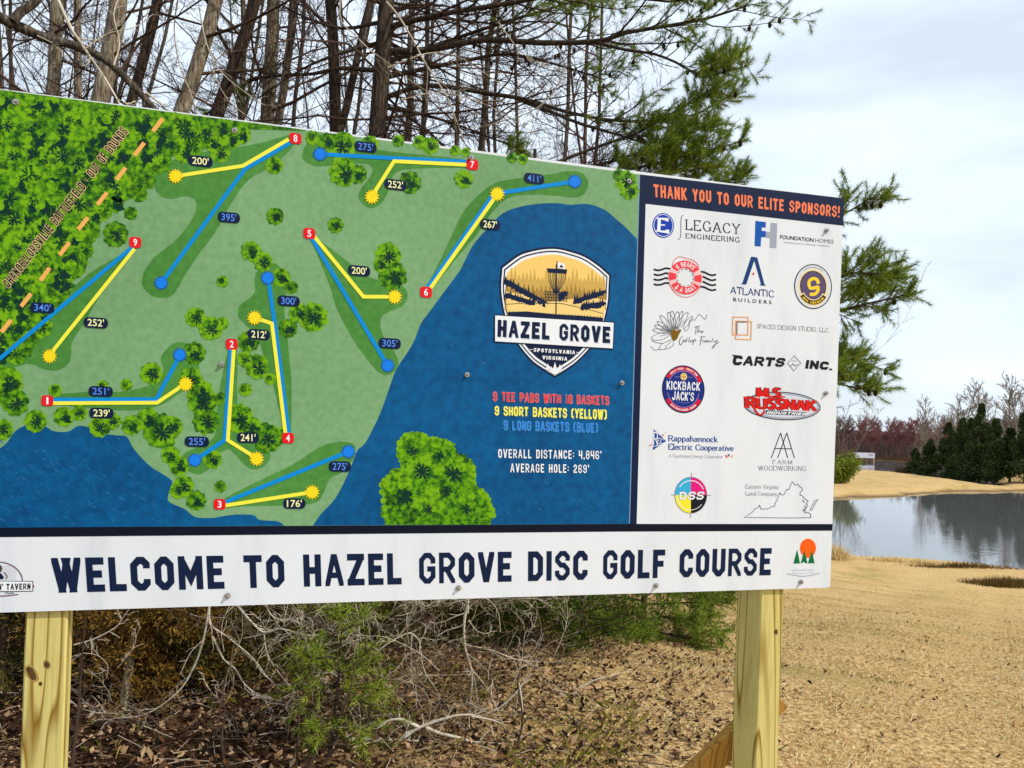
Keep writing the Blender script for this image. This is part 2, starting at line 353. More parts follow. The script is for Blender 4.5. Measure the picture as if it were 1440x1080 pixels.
GL = {  # block capitals: strokes on the unit box; * bevelled corner, . no overrun at that end, Z closed
 'A': '0,0 .44,1|1,0 .56,1|.2.,.3. .8,.3.', 'B': '0,0 0,1 *1,1 *1,0 Z|0,.52. 1,.52.', 'C': '1,.7. *1,1 *0,1 *0,0 *1,0 1,.3.',
 'D': '0,0 0,1 *1,1 *1,0 Z', 'E': '1,1 0,1 0,0 1,0|0,.52. .8,.52', 'F': '1,1 0,1 0,0|0,.5. .8,.5', 'G': '1,.68. *1,1 *0,1 *0,0 *1,0 1,.47 .5,.47.',
 'H': '0,0 0,1|1,0 1,1|0,.5. 1,.5.', 'I': '0,0 0,1', 'J': '1,1 *1,0 *0,0 0,.3.', 'K': '0,0 0,1|0,.36. 1,1|.3,.56. 1,0', 'L': '0,1 0,0 1,0',
 'M': '0,0 0,1|1,0 1,1|0,1 .5,.28 1,1', 'N': '0,0 0,1|1,0 1,1|0,1 1,0', 'O': '*0,0 *0,1 *1,1 *1,0 Z', 'P': '0,0 0,1 *1,1 *1,.45 0,.45.',
 'Q': '*0,0 *0,1 *1,1 *1,0 Z|.6,.3. 1,0', 'R': '0,0 0,1 *1,1 *1,.45 0,.45.|.45,.45. 1,0', 'S': '1,.7. *1,1 *0,1 *0,.52 *1,.52 *1,0 *0,0 0,.3.',
 'T': '0,1 1,1|.5,0 .5,1.', 'U': '0,1 *0,0 *1,0 1,1', 'V': '0,1 .44,0|1,1 .56,0', 'W': '0,1 .24,0|.5,.9 .26,0|.5,.9 .74,0|1,1 .76,0',
 'X': '0,0 1,1|0,1 1,0', 'Y': '0,1 .5,.45.|1,1 .5,.45.|.5,0 .5,.47.', 'Z': '0,1 1,1|1,1 0,0|0,0 1,0',
 '0': '*0,0 *0,1 *1,1 *1,0 Z', '1': '.5,0 .5,1 .05,.84.', '2': '0,.7. *0,1 *1,1 *1,.58 0,0.2 0,0 1,0', '3': '0,.72. *0,1 *1,1 *1,0 *0,0 0,.28.|.3,.52. 1,.52.',
 '4': '1,0 1,1|0,1 0,.42 1,.42.', '5': '1,1 0,1 0,.55 *1,.55 *1,0 *0,0 0,.28.', '6': '1,.7. *1,1 *0,1 *0,0 *1,0 *1,.52 0,.52.', '7': '0,1 1,1 .3,0',
 '8': '*0,0 *0,.44 .14,.52 *0,.6 *0,1 *1,1 *1,.6 .86,.52 *1,.44 *1,0 Z|.14.,.52. .86.,.52.', '9': '0,.3. *0,0 *1,0 *1,1 *0,1 *0,.48 1,.48.', '!': '0,1 0,.34.|0,0 0,.06.', ':': '0,.62. 0,.78.|0,.2. 0,.36.',
 ',': '0,0.02 0,-.16.', "'": '0,1 0,.74.', '-': '0,.5 1,.5', '(': '1,1 *0,1 *0,0 1,0', ')': '0,1 *1,1 *1,0 0,0', '.': '0,0 0,.05.', '&': '1,0 .1,.8 .3,1 .7,1 .7,.75 0,.3 0,0 .6,0 1,.4.', ' ': ''}
WID = {'M': 1.28, 'W': 1.42, 'I': 0, 'E': .9, 'F': .88, 'L': .86, '!': 0, ':': 0, ',': 0, "'": 0, '.': 0, '-': .6, '(': .62, ')': .62, '1': .55, ' ': .62, 'T': 1.0, 'A': 1.06, 'V': 1.04}
def block_text(s, w=.55, t=.24, gap=.12, ch=.17, grow=0.0, slant=0.0):
    """polygons of a line of block capitals, cap height 1; returns (polys, width)"""
    x0 = 0.0; out = []
    for c in s:
        k = WID.get(c, 1.0)
        W = t if k == 0 else max(w * k, t * 1.05)
        t0 = t; t = t * (.82 if c in '8B69SRG&A' and t > .13 else 1); iw, ih = W - t, 1 - t
        for st in GL.get(c, '').split('|'):
            if not st: continue
            tk = st.split(); closed = tk[-1] == 'Z'
            if closed: tk = tk[:-1]
            pts = []
            for q in tk:
                noex = q.endswith('.'); bev = q.startswith('*')
                q = q.strip('*')
                a, b = q.split(',')
                a = a[:-1] if a.endswith('.') else a; b = b[:-1] if b.endswith('.') else b
                pts.append([np.array([t / 2 + float(a) * iw, t / 2 + float(b) * ih]), bev, noex])
            n = len(pts)
            if not closed:
                for e, nb in ((0, 1), (n - 1, n - 2)):
                    if not pts[e][2] and n > 1:
                        d = pts[e][0] - pts[nb][0]; d = d / np.hypot(*d)
                        ext = t / 2 if min(abs(d[0]), abs(d[1])) < 1e-6 else t * 1.1
                        pts[e][0] = pts[e][0] + d * ext
            P = []
            for i in range(n):
                p, bev, _ = pts[i]
                if bev:
                    a, b = pts[i - 1][0], pts[(i + 1) % n][0]
                    da, db = a - p, b - p; la, lb = np.hypot(*da), np.hypot(*db)
                    r = min(ch, la * .48, lb * .48)
                    P += [p + da / la * r, p + db / lb * r]
                else: P.append(p)
            for qd in offset_line(P, t / 2 + grow, closed):
                if c not in ',':
                    qd = clip(qd, 1, 1 + grow, True); qd = clip(qd, 1, -grow, False) if len(qd) > 2 else qd
                    if len(qd) > 2: qd = clip(qd, 0, W + grow, True)
                    if len(qd) > 2: qd = clip(qd, 0, -grow, False)
                if len(qd) > 2: out.append([np.array([x0 + p[0] + slant * p[1], p[1]]) for p in qd])
        t = t0; x0 += W + gap
    return out, x0 - gap
SG = {  # roman letters with a broad nib: (width, strokes); ~ smooth stroke
 'A': (.74, '0,0 .37,1|.37,1 .74,0|.14,.34 .6,.34'), 'C': (.74, '~.7,.74 .6,.95 .4,1 .15,.88 .02,.5 .15,.12 .4,0 .62,.06 .72,.24'), 'D': (.78, '0,0 0,1|~0,1 .4,1 .68,.85 .78,.5 .68,.15 .4,0 0,0'),
 'E': (.6, '0,0 0,1|0,1 .56,1 .56,.84|0,.52 .42,.52|0,0 .6,0 .6,.2'), 'F': (.58, '0,0 0,1|0,1 .56,1 .56,.84|0,.52 .42,.52'), 'G': (.78, '~.7,.76 .6,.95 .4,1 .15,.88 .02,.5 .15,.12 .4,0 .6,.04 .72,.12|.72,.4 .72,.1|.56,.4 .8,.4'),
 'I': (.12, '.06,0 .06,1'), 'K': (.72, '0,0 0,1|0,.4 .62,1|.22,.56 .7,0'), 'L': (.56, '0,0 0,1|0,0 .56,0 .56,.22'), 'M': (.9, '.04,0 .08,1|.08,1 .45,.1|.45,.1 .82,1|.82,1 .86,0'), 'N': (.74, '.04,0 .04,1|.04,1 .7,0|.7,0 .7,1'),
 'O': (.8, '~.4,0 .12,.14 .02,.5 .12,.86 .4,1 .68,.86 .78,.5 .68,.14 .4,0'), 'R': (.66, '0,0 0,1|~0,1 .35,1 .54,.9 .54,.64 .35,.52 0,.52|.3,.52 .66,0'), 'S': (.52, '~.48,.8 .4,.97 .2,.98 .06,.8 .14,.6 .4,.44 .48,.22 .34,.02 .14,.02 .03,.2'),
 'T': (.66, '.33,0 .33,1|0,.84 0,1 .66,1 .66,.84'), 'U': (.72, '~.04,1 .04,.3 .16,.04 .36,0 .58,.06 .68,.3 .68,1'), 'V': (.74, '0,1 .37,0|.37,0 .74,1'), 'W': (1.06, '0,1 .27,0|.27,0 .53,.95|.53,.95 .8,0|.8,0 1.06,1'), 'Y': (.7, '0,1 .35,.48|.7,1 .35,.48|.35,.48 .35,0'),
 'P': (.56, '0,0 0,1|~0,1 .35,1 .54,.9 .54,.62 .35,.48 0,.48'), 'B': (.6, '0,0 0,1|~0,1 .35,1 .5,.88 .48,.64 .3,.54 0,.54|~.3,.54 .54,.44 .58,.2 .4,0 0,0'),
 'a': (.48, '~.06,.5 .2,.66 .38,.58 .4,.4 .4,0|~.4,.4 .14,.36 .02,.18 .14,0 .3,.04 .4,.18'), 'c': (.44, '~.42,.52 .3,.66 .12,.6 .02,.33 .12,.06 .28,0 .42,.12'), 'd': (.54, '~.46,.5 .3,.66 .12,.58 .02,.33 .12,.06 .28,0 .46,.16|.46,0 .46,1.02'),
 'e': (.46, '~.04,.36 .44,.36 .38,.6 .22,.66 .06,.52 .03,.25 .14,.03 .3,0 .44,.14'), 'f': (.34, '~.34,.92 .24,1.02 .14,.9 .14,0|0,.64 .3,.64'), 'g': (.5, '~.22,.24 .06,.34 .06,.54 .22,.66 .38,.54 .38,.34 .22,.24 .08,.12 .2,.02 .42,0 .42,-.2 .2,-.28 .04,-.16 .14,.0|.36,.6 .5,.66'), 'h': (.54, '.06,0 .06,1.02|~.06,.48 .2,.64 .36,.64 .46,.46 .46,0'), 'i': (.16, '.08,0 .08,.64|.08,.88 .08,.98'),
 'k': (.52, '.06,0 .06,1.02|.06,.26 .42,.64|.2,.4 .5,0'), 'l': (.14, '.07,0 .07,1.02'), 'm': (.86, '.06,0 .06,.64|~.06,.48 .2,.64 .34,.62 .42,.46 .42,0|~.42,.46 .56,.64 .7,.62 .78,.46 .78,0'), 'n': (.54, '.06,0 .06,.64|~.06,.48 .2,.64 .36,.64 .46,.46 .46,0'), 'o': (.5, '~.25,0 .08,.08 .02,.33 .08,.58 .25,.66 .42,.58 .48,.33 .42,.08 .25,0'),
 'p': (.54, '.06,-.3 .06,.64|~.06,.5 .22,.66 .4,.6 .5,.33 .4,.06 .24,0 .06,.14'), 'r': (.36, '.06,0 .06,.64|~.06,.46 .18,.62 .36,.6'), 's': (.38, '~.34,.5 .28,.64 .12,.66 .04,.5 .16,.36 .32,.24 .32,.08 .18,0 .03,.12'), 't': (.32, '~.12,.84 .12,.14 .2,.02 .32,.06|0,.62 .3,.62'), 'u': (.54, '~.06,.64 .06,.16 .18,0 .34,.04 .46,.2|.46,0 .46,.64'), 'v': (.5, '0,.64 .25,0|.25,0 .5,.64'), 'y': (.5, '0,.64 .25,0|~.5,.64 .25,0 .14,-.24 .02,-.26'),
 ',': (.12, '.06,.04 .02,-.14'), '.': (.14, '.07,0 .07,.16'), "'": (.1, '.05,1 .05,.78'), ' ': (.26, ''), '9': (.5, '~.46,.66 .36,.46 .14,.46 .03,.66 .1,.92 .28,1 .44,.9 .48,.6 .4,.2 .2,.0 .06,.06'), '-': (.3, '0,.4 .3,.4')}
def catmull(pts, sub=5):
    P = [np.array(p, float) for p in pts]; closed = np.hypot(*(P[0] - P[-1])) < 1e-6 and len(P) > 3
    out = []
    n = len(P)
    for i in range(n - 1):
        p0 = P[i - 1] if i > 0 else (P[-2] if closed else 2 * P[0] - P[1]); p1, p2 = P[i], P[i + 1]
        p3 = P[i + 2] if i + 2 < n else (P[1] if closed else 2 * P[-1] - P[-2])
        for k in range(sub):
            t = k / sub
            out.append(.5 * (2 * p1 + (p2 - p0) * t + (2 * p0 - 5 * p1 + 4 * p2 - p3) * t * t + (3 * p1 - p0 - 3 * p2 + p3) * t ** 3))
    out.append(P[-1]); return out
def roman_text(s, thick=.13, thin=.06, gap=.14, serif=.09, slant=0.0, grow=0.0):
    """polygons of a line of roman (serif > 0) or plain (serif = 0) letters, cap height 1"""
    x0 = 0.0; out = []
    nib = lambda d: (thin + (thick - thin) * abs(d[1]) ** 1.5) / 2 + grow
    for c in s:
        W, sts = SG.get(c, (.3, ''))
        for st in sts.split('|'):
            if not st: continue
            sm = st.startswith('~')
            pts = [tuple(float(v) for v in q.split(',')) for q in st.strip('~').split()]
            P = catmull(pts, 4) if sm else [np.array(p) for p in pts]
            qs = offset_line(P, nib)
            if serif > 0 and not sm and len(pts) == 2 and abs(pts[0][1] - pts[1][1]) > .3:
                for px_, py_ in pts:
                    inner = (c in 'AVWMY' and abs(py_ - .48) < .1) or (c == 'K' and .3 < py_ < .6) or (c == 'R' and .4 < py_ < .6) or (c == 'k' and .2 < py_ < .5)
                    if inner or (c in 'AMVWvNk' and abs(py_ - (0 if c in 'VWvN' else 1)) < .12 and c != 'k') or py_ < -.05 and c not in 'p': continue
                    qs.append([np.array([px_ - serif - thick / 2, py_ - thin / 2]), np.array([px_ + serif + thick / 2, py_ - thin / 2]), np.array([px_ + serif + thick / 2, py_ + thin / 2]), np.array([px_ - serif - thick / 2, py_ + thin / 2])])
            for q in qs: out.append([np.array([x0 + p[0] + slant * p[1], p[1]]) for p in q])
        x0 += W + gap
    return out, x0 - gap

# ---------------------------------------------------------------- flat prints on the board
MATS = {}
def ink(name, c, k=1.0, rough=.55):
    """a printed colour, with the fine unevenness of a print"""
    key = (name, c)
    if key in MATS: return MATS[key]
    m, n, l, b = base_mat(name, rgb(*c, k), rough, .14)
    MATS[key] = m
    return m
class Art:
    """collects flat polygons given in photo pixels and lays them on the board as one print"""
    def __init__(self): self.v = []; self.f = []; self.m = []; self.mats = []; self.k = 0; self.mod = 41; self.step = .0000015
    def put(self, pts3, mat, level):
        self.k += 1
        y = -(level * .00013 + (self.k % self.mod) * self.step) - .0004
        if mat not in self.mats: self.mats.append(mat)
        i0 = len(self.v)
        self.v += [(p[0], y, p[2]) for p in pts3]
        self.f.append(list(range(i0, i0 + len(pts3)))); self.m.append(self.mats.index(mat))
    def poly(self, pts, mat, level): self.put([ony(*p) for p in pts], mat, level)
    def line(self, pts, w, mat, level, smooth=False, closed=False):
        if smooth: pts = catmull(pts, 5)
        for q in offset_line(pts, w / 2, closed): self.poly(q, mat, level)
    def ell(self, cx, cy, rx, ry, mat, level, n=40, a0=0, a1=360, tilt=.03):
        self.poly([(cx + rx * math.cos(t), cy + ry * math.sin(t) + tilt * rx * math.cos(t)) for t in np.radians(np.linspace(a0, a1, n, endpoint=(a1 - a0) < 360))], mat, level)
    def ring(self, cx, cy, rx, ry, w, mat, level, n=44, a0=0, a1=360, tilt=.03):
        ts = np.radians(np.linspace(a0, a1, n + 1))
        P = lambda t, e: (cx + (rx + e) * math.cos(t), cy + (ry + e) * math.sin(t) + tilt * rx * math.cos(t))
        for a, b in zip(ts[:-1], ts[1:]): self.poly([P(a, -w / 2), P(b, -w / 2), P(b, w / 2), P(a, w / 2)], mat, level)
    def quadtext(self, tp, tl, tr, br, bl, mat, level):
        polys, W = tp
        A, B, C, D = [ony(*p) for p in (tl, tr, br, bl)]
        for q in polys:
            pp = []
            for x, y in q:
                s = x / W; pp.append((D + (C - D) * s) * (1 - y) + (A + (B - A) * s) * y)
            self.put(pp, mat, level)
    def arctext(self, tp, cx, cy, rx, ry, h, a_mid, span, mat, level, inside=False):
        """text on an arc; a_mid and span in degrees (0 right, 90 down); inside = reads along the bottom"""
        polys, W = tp
        for q in polys:
            pp = []
            for x, y in q:
                f = (x / W - .5) * span
                a = math.radians(a_mid - f if inside else a_mid + f)
                e = (1 - y) * h if inside else y * h
                pp.append((cx + (rx + e) * math.cos(a), cy + (ry + e) * math.sin(a) + .03 * rx * math.cos(a)))
            self.poly(pp, mat, level)
    def build(self, name, parent, label=None):
        o = mesh_obj(name, self.v, self.f, self.mats, parent, self.m)
        if label: o['label'] = label
        return o
# ---------------------------------------------------------------- the sign
rnd = random.Random(5)
SL, SR, SB, ST = -0.14, 2.3, 1.1, 2.32         # board left, right, bottom, top
sign = empty('park_sign', (1.08, 0.05, 0.0), 'large white course map sign on two yellow timber posts', 'sign')
WHITE = ink('print_white', (226, 230, 233)); NAVY = ink('print_navy', (14, 30, 62)); DNAVY = ink('print_dark_navy', (8, 16, 34))
BLUE = ink('path_blue', (0, 138, 214)); YEL = ink('path_yellow', (250, 236, 70)); RED = ink('tee_red', (228, 26, 34)); PW = ink('pure_white', (236, 238, 240))
GREY = ink('print_grey', (120, 124, 132)); BLACK = ink('print_black', (26, 28, 34)); STARB = ink('star_blue', (22, 126, 232)); STARN = ink('star_outline', (10, 74, 170)); STARY = ink('star_yellow', (255, 218, 30))
# board sheet with eased edges
bm_mat = noise_mat('white_panel', [rgb(214, 219, 223), rgb(226, 229, 232), rgb(228, 231, 234)], scale=(3, 1, .7), nscale=3.0, rough=.38, spec=.35)
def box(x0, x1, y0, y1, z0, z1): # verts, faces
    v = [(x, y, z) for x in (x0, x1) for y in (y0, y1) for z in (z0, z1)]
    f = [(0, 1, 3, 2), (4, 6, 7, 5), (0, 4, 5, 1), (2, 3, 7, 6), (0, 2, 6, 4), (1, 5, 7, 3)]
    return v, f
def round_board():
    r = .008; cs = [(SL + r, SB + r, 180), (SR - r, SB + r, 270), (SR - r, ST - r, 0), (SL + r, ST - r, 90)]
    P = []
    for cx, cz, a in cs:
        for k in range(4): t = math.radians(a + k * 30); P.append((cx + r * math.cos(t), cz + r * math.sin(t)))
    n = len(P); v = [(x, 0.0, z) for x, z in P] + [(x, .012, z) for x, z in P]
    f = [list(range(n)), list(range(2 * n - 1, n - 1, -1))] + [[i, i + n, (i + 1) % n + n, (i + 1) % n] for i in range(n)]
    return v, f
mesh_obj('panel', *round_board(), bm_mat, sign)

# --- map print
def grain_mat(name, a, b_, streak=None, scale=60.0):
    m, n, l, b = base_mat(name, a, .55, .14)
    t = n.new('ShaderNodeTexCoord'); z1 = n.new('ShaderNodeTexNoise'); z1.inputs['Scale'].default_value = scale; z1.inputs['Detail'].default_value = 3
    z2 = n.new('ShaderNodeTexNoise'); z2.inputs['Scale'].default_value = 3.0; z2.inputs['Detail'].default_value = 3
    ad = n.new('ShaderNodeMath'); ad.operation = 'MULTIPLY_ADD'; ad.inputs[1].default_value = .55
    l.new(t.outputs['Object'], z1.inputs['Vector']); l.new(t.outputs['Object'], z2.inputs['Vector'])
    ml = n.new('ShaderNodeMath'); ml.operation = 'MULTIPLY'; ml.inputs[1].default_value = .45
    l.new(z2.outputs['Fac'], ml.inputs[0]); l.new(z1.outputs['Fac'], ad.inputs[0]); l.new(ml.outputs[0], ad.inputs[2])
    c = n.new('ShaderNodeValToRGB'); c.color_ramp.elements[0].position = .36; c.color_ramp.elements[1].position = .64
    c.color_ramp.elements[0].color = (*a, 1); c.color_ramp.elements[1].color = (*b_, 1)
    l.new(ad.outputs[0], c.inputs['Fac']); l.new(c.outputs['Color'], b.inputs['Base Color'])
    return m
M_GRASS = grain_mat('map_grass', rgb(112, 154, 104), rgb(130, 172, 122)); M_FAIR = grain_mat('map_fairway', rgb(66, 124, 48), rgb(84, 146, 66))
M_WATER = grain_mat('map_water', rgb(0, 70, 118), rgb(0, 94, 148), scale=45)
_lf = lambda nm, cs, ps: noise_mat(nm, [rgb(*c) for c in cs], nscale=75, detail=2.5, rough=.55, spec=.14, pos=ps, interp='CONSTANT')
M_LIME = _lf('leaf_lime', ((48, 100, 12), (86, 142, 10), (118, 172, 12)), (0, .38, .5)); M_MID = _lf('leaf_green', ((28, 80, 18), (66, 122, 10), (98, 156, 10)), (0, .42, .54)); M_OLV = _lf('leaf_olive', ((20, 62, 22), (52, 98, 10), (84, 132, 8)), (0, .44, .58)); M_DK = _lf('leaf_dark', ((6, 46, 34), (24, 74, 22), (46, 100, 14)), (0, .46, .6)); M_VD = ink('leaf_deep', (8, 48, 38)); M_STRK = ink('water_glint', (44, 116, 168))
mp_ = Art(); mp_.mod = 211; mp_.step = .0000012
LX = -75
mp_.poly([(LX, 116.0), (899.3, 245.2), (885.0, 736.8), (400, 739.5), (LX, 742.5)], M_GRASS, 0)
mp_.poly(catmull([(LX, 660), (-30, 645), (5, 627), (22, 606), (41, 597), (64, 600), (75, 606), (95, 607), (110, 599), (125, 601), (140, 609), (162, 612), (178, 614), (185, 626), (193, 637), (212, 656), (240, 674), (241, 682), (236, 700), (240, 707), (260, 716), (275, 727), (300, 728), (325, 724), (355, 724), (365, 731), (390, 733), (400, 739.3)], 4) + [(LX, 742.4)], M_WATER, 1)
lake = catmull([(440, 739), (452, 722), (472, 700), (490, 665), (502, 634), (512, 625), (525, 602), (537, 575), (547, 547), (557, 520), (572, 497), (582, 480), (592, 455), (605, 437), (627, 407), (647, 380), (640, 390) if 0 else (652, 370), (665, 345), (682, 325), (707, 300), (735, 290), (765, 286), (787, 286), (800, 288), (827, 287), (850, 295), (865, 307), (882, 322), (896.5, 337)], 4)
mp_.poly(lake + [(885.2, 736.6)], M_WATER, 1)
FAIR = ['408,190 375,199 330,208 285,214 250,222 232,234 218,247 217,262 225,275 240,280 260,276 272,279 276,287 272,305 250,335 217,362 203,382 200,400 212,415 230,419 245,413 260,387 280,357 302,328 332,275 352,251 372,240 395,224 414,202',
 '185,350 172,357 125,385 80,425 40,460 -40,500 -75,512 -75,540 -40,535 25,515 45,512 62,519 80,521 95,513 100,500 102,480 120,452 140,417 175,370 191,350',
 '75,556 125,551 170,551 200,545 220,537 230,520 226,505 235,490 250,481 264,485 276,500 280,520 272,540 250,555 225,570 190,577 150,576 100,571 76,567',
 '321,492 306,567 304,605 295,620 275,630 260,637 254,650 265,662 280,667 297,657 306,640 320,632 332,640 342,652 355,660 368,658 378,648 380,636 368,618 345,600 334,570 333,492',
 '377,371 362,380 358,395 359,410 350,420 337,430 335,445 347,458 358,470 367,487 385,545 395,587 404,609 409,609 410,540 407,505 404,472 400,440 402,410 400,385 390,372',
 '436,334 447,360 465,405 472,430 495,475 520,510 535,525 545,527 555,522 560,510 555,495 541,477 535,457 540,442 565,431 573,418 570,406 556,397 525,392 505,380 475,357 444,334',
 '425,217 430,205 440,200 490,205 535,211 565,215 657,225 660,236 640,236 590,237 562,240 551,250 545,272 535,287 522,293 510,287 504,275 510,262 520,250 524,238 514,230 480,232 450,234 437,231 427,225',
 '600,404 622,360 645,310 654,295 672,275 697,257 727,251 775,245 795,241 815,242 825,250 827,262 820,274 805,278 780,275 740,274 712,280 692,299 672,328 640,366 606,408',
 '312,704 340,688 390,664 422,647 447,630 470,622 490,622 499,628 497,645 481,664 465,672 456,690 450,702 435,709 390,711 340,712 312,715']
for s in FAIR:
    pts = [tuple(float(v) for v in q.split(',')) for q in s.split()]
    mp_.poly(catmull(pts + [pts[0]], 3)[:-1], M_FAIR, 2)
for i in range(200):                                                  # printed glints on the water
    if i < 150: x, y = rnd.uniform(-60, 235), rnd.uniform(615, 736)
    else: x, y = rnd.uniform(520, 880), rnd.uniform(330, 732)
    if i < 150 and (y < 655 and x > 170 or x > 120 + (y - 600) * .9 and y < 735 and x > 200 and y < 700): continue
    if i >= 150 and x < 665 - (y - 330) * .52: continue
    if i >= 150 and 525 < x < 700 and y > 600 or i >= 150 and 690 < x < 868 and (340 < y < 675): continue
    L = rnd.uniform(3, 9)
    mp_.line([(x, y), (x + L * .8, y + L * .55)], rnd.uniform(.5, 1.1), M_STRK, 3)
def blob(cx, cy, r, mat, level, bumps=9):
    ph = rnd.uniform(0, 6.28); P = []
    n = bumps * 4
    for i in range(n):
        a = 6.2832 * i / n
        rr = r * (.86 + .13 * abs(math.sin(a * bumps / 2 + ph)) + rnd.uniform(-.06, .06))
        P.append((cx + rr * math.cos(a), cy + rr * math.sin(a)))
    mp_.poly(P, mat, level)
def fronds(cx, cy, r, mat, level, n=9):
    ph = rnd.uniform(0, 6.28)
    for i in range(n):
        a = ph + 6.2832 * i / n + rnd.uniform(-.2, .2); L = r * rnd.uniform(.75, 1.1)
        c, s = math.cos(a), math.sin(a); w = r * .1
        b = (cx + c * L * .55, cy + s * L * .55); tip = (cx + c * L, cy + s * L)
        mp_.poly([(cx - s * w * .3, cy + c * w * .3), (b[0] - s * w * 1.1, b[1] + c * w * 1.1), tip, (b[0] + s * w * 1.1, b[1] - c * w * 1.1), (cx + s * w * .3, cy - c * w * .3)], mat, level)
        for sg in (-1, 1):
            a2 = a + sg * .8
            mp_.poly([(b[0] - s * w * .6, b[1] + c * w * .6), (b[0] + math.cos(a2) * L * .34, b[1] + math.sin(a2) * L * .34), (b[0] + s * w * .6, b[1] - c * w * .6)], mat, level + .3)
def patch(cx, cy, r, mat, level):
    ph = rnd.uniform(0, 6.28); q = rnd.uniform(.55, .9); n = 22; P = []; a1, a2 = rnd.uniform(0, 6.28), rnd.uniform(0, 6.28); c, s = math.cos(ph), math.sin(ph)
    for i in range(n):
        a = 6.2832 * i / n; rr = r * (.8 + .22 * math.sin(3 * a + a1) + .14 * math.sin(5 * a + a2) + rnd.uniform(-.1, .1)); x, y = rr * math.cos(a), rr * q * math.sin(a); P.append((cx + x * c - y * s, cy + x * s + y * c))
    mp_.poly(P, mat, level)
def map_tree(cx, cy, r, full=True):
    blob(cx, cy, r, rnd.choice((M_LIME, M_LIME, M_MID)), 4)
    if r > 11:
        for _ in range(int(r / 3.2)):
            a = rnd.uniform(0, 6.28); d = r * rnd.uniform(.15, .6)
            blob(cx + d * math.cos(a), cy + d * math.sin(a), r * rnd.uniform(.22, .42), rnd.choice((M_LIME, M_MID, M_MID, M_OLV)), 5, 5)
        if full:
            k = rnd.random()
            if k < .5: fronds(cx + r * .1, cy + r * .1, r * .62, M_VD, 7)
            else:
                patch(cx + r * .2, cy + r * .22, r * .55, M_DK, 6); fronds(cx + r * .15, cy + r * .1, r * .55, M_VD, 7, 7)
    else: blob(cx - r * .2, cy - r * .1, r * .5, M_OLV, 5, 5)
wood = catmull([(LX, 118), (60, 134.5), (160, 147.5), (300, 165.8), (420, 181.5), (418, 184), (350, 182), (300, 188), (272, 205), (240, 222), (225, 238), (207, 256), (196, 274), (168, 286), (150, 300), (140, 318), (122, 345), (124, 365), (106, 392), (80, 420), (62, 445), (60, 470), (48, 490), (20, 505), (LX, 520)], 2)
mp_.poly(wood, M_MID, 3.2)
def in_poly(x, y, P):
    c = False; j = len(P) - 1
    for i in range(len(P)):
        if (P[i][1] > y) != (P[j][1] > y) and x < (P[j][0] - P[i][0]) * (y - P[i][1]) / (P[j][1] - P[i][1]) + P[i][0]: c = not c
        j = i
    return c
gx = []
yy = 128
while yy < 505:
    xx = LX + 8 + rnd.uniform(0, 10)
    while xx < 410:
        x, y = xx + rnd.uniform(-6, 6), yy + rnd.uniform(-6, 6)
        top = 125 + .1295 * x
        if in_poly(x, y, wood) and y > top + 11 and in_poly(x - 7, y, wood) | in_poly(x + 7, y, wood): gx.append((x, y))
        xx += 17
    yy += 15
rnd.shuffle(gx)
for i, (x, y) in enumerate(gx):
    r = rnd.uniform(10, 17); top = 125 + .1295 * x
    r = min(r, y - top - 1.5)
    blob(x, y, r * 1.08, (M_LIME, M_MID, M_LIME, M_MID, M_LIME, M_LIME, M_MID)[i % 7], 3.6 + (i % 3) * .4, rnd.choice((7, 8, 9)))
    if i % 4 == 0: fronds(x, y, r * .8, M_VD if i % 8 else M_DK, 6.5)
    elif i % 4 == 1:
        patch(x + 3, y + 2, r * .95, M_DK, 5.4); patch(x + 5, y + 3, r * .6, M_VD, 6)
    elif i % 4 == 2: patch(x, y, r * .7, M_OLV, 5.2)
    if i % 3 == 0: blob(x - 5, y - 5, r * .6, M_LIME, 6.4, 5)
for t in ('163,330,19 184,300,10 10,538,24 -20,560,26 -30,600,24 22,566,20 4,604,16 50,592,17 90,586,15 112,580,12 140,600,16 158,592,13 185,598,15 208,590,18 226,606,26 242,600,16 240,640,14 252,655,15 258,684,16 250,690,12 276,704,15 285,566,22 290,592,20 336,588,22 345,548,10 310,560,9 '
          '386,233,13 387,304,13 472,317,12 545,360,20 552,388,21 536,372,12 483,243,21 503,245,14 480,206,22 460,200,14 520,203,13 440,194,11 576,257,17 652,252,14 313,396,9 353,353,15 370,368,15 275,446,15 296,462,18 312,455,10 395,390,14 410,404,10 440,446,22 420,440,15 405,462,14 '
          '350,480,16 362,516,18 345,505,12 380,533,9 213,525,17 273,497,17 268,532,17 282,553,20 145,543,9 178,541,9 78,549,10 352,602,18 376,616,22 398,610,11 310,684,9 299,646,14 885,268,14 880,255,16 870,246,9 605,205,13 590,200,10 640,212,8 655,214,7 720,222,8 735,224,8 560,198,9 340,190,14 325,197,14 300,200,15 260,215,16 310,215,15 312,184,12').split():
    x, y, r = [float(v) for v in t.split(',')]; map_tree(x, y, r)
isl = catmull([(541, 738), (540, 715), (537, 682), (550, 667), (567, 660), (562, 640), (565, 617), (587, 611), (602, 617), (620, 619), (635, 627), (638, 640), (660, 650), (665, 662), (666, 680), (682, 697), (692, 717), (690, 737.6)], 3)
mp_.poly(isl, M_MID, 3.4)
for i in range(46):
    x, y = rnd.uniform(545, 688), rnd.uniform(614, 735)
    if in_poly(x, y, isl) and y < 728: blob(x, y, min(rnd.uniform(7, 13), 737 - y), (M_LIME, M_LIME, M_MID, M_OLV, M_LIME)[i % 5], 4 + (i % 3) * .4, 7)
for i in range(60):
    p = isl[int(i * len(isl) / 60)]
    if p[1] < 728: blob(p[0], p[1], rnd.uniform(3, 6), M_LIME, 3.3, 5)
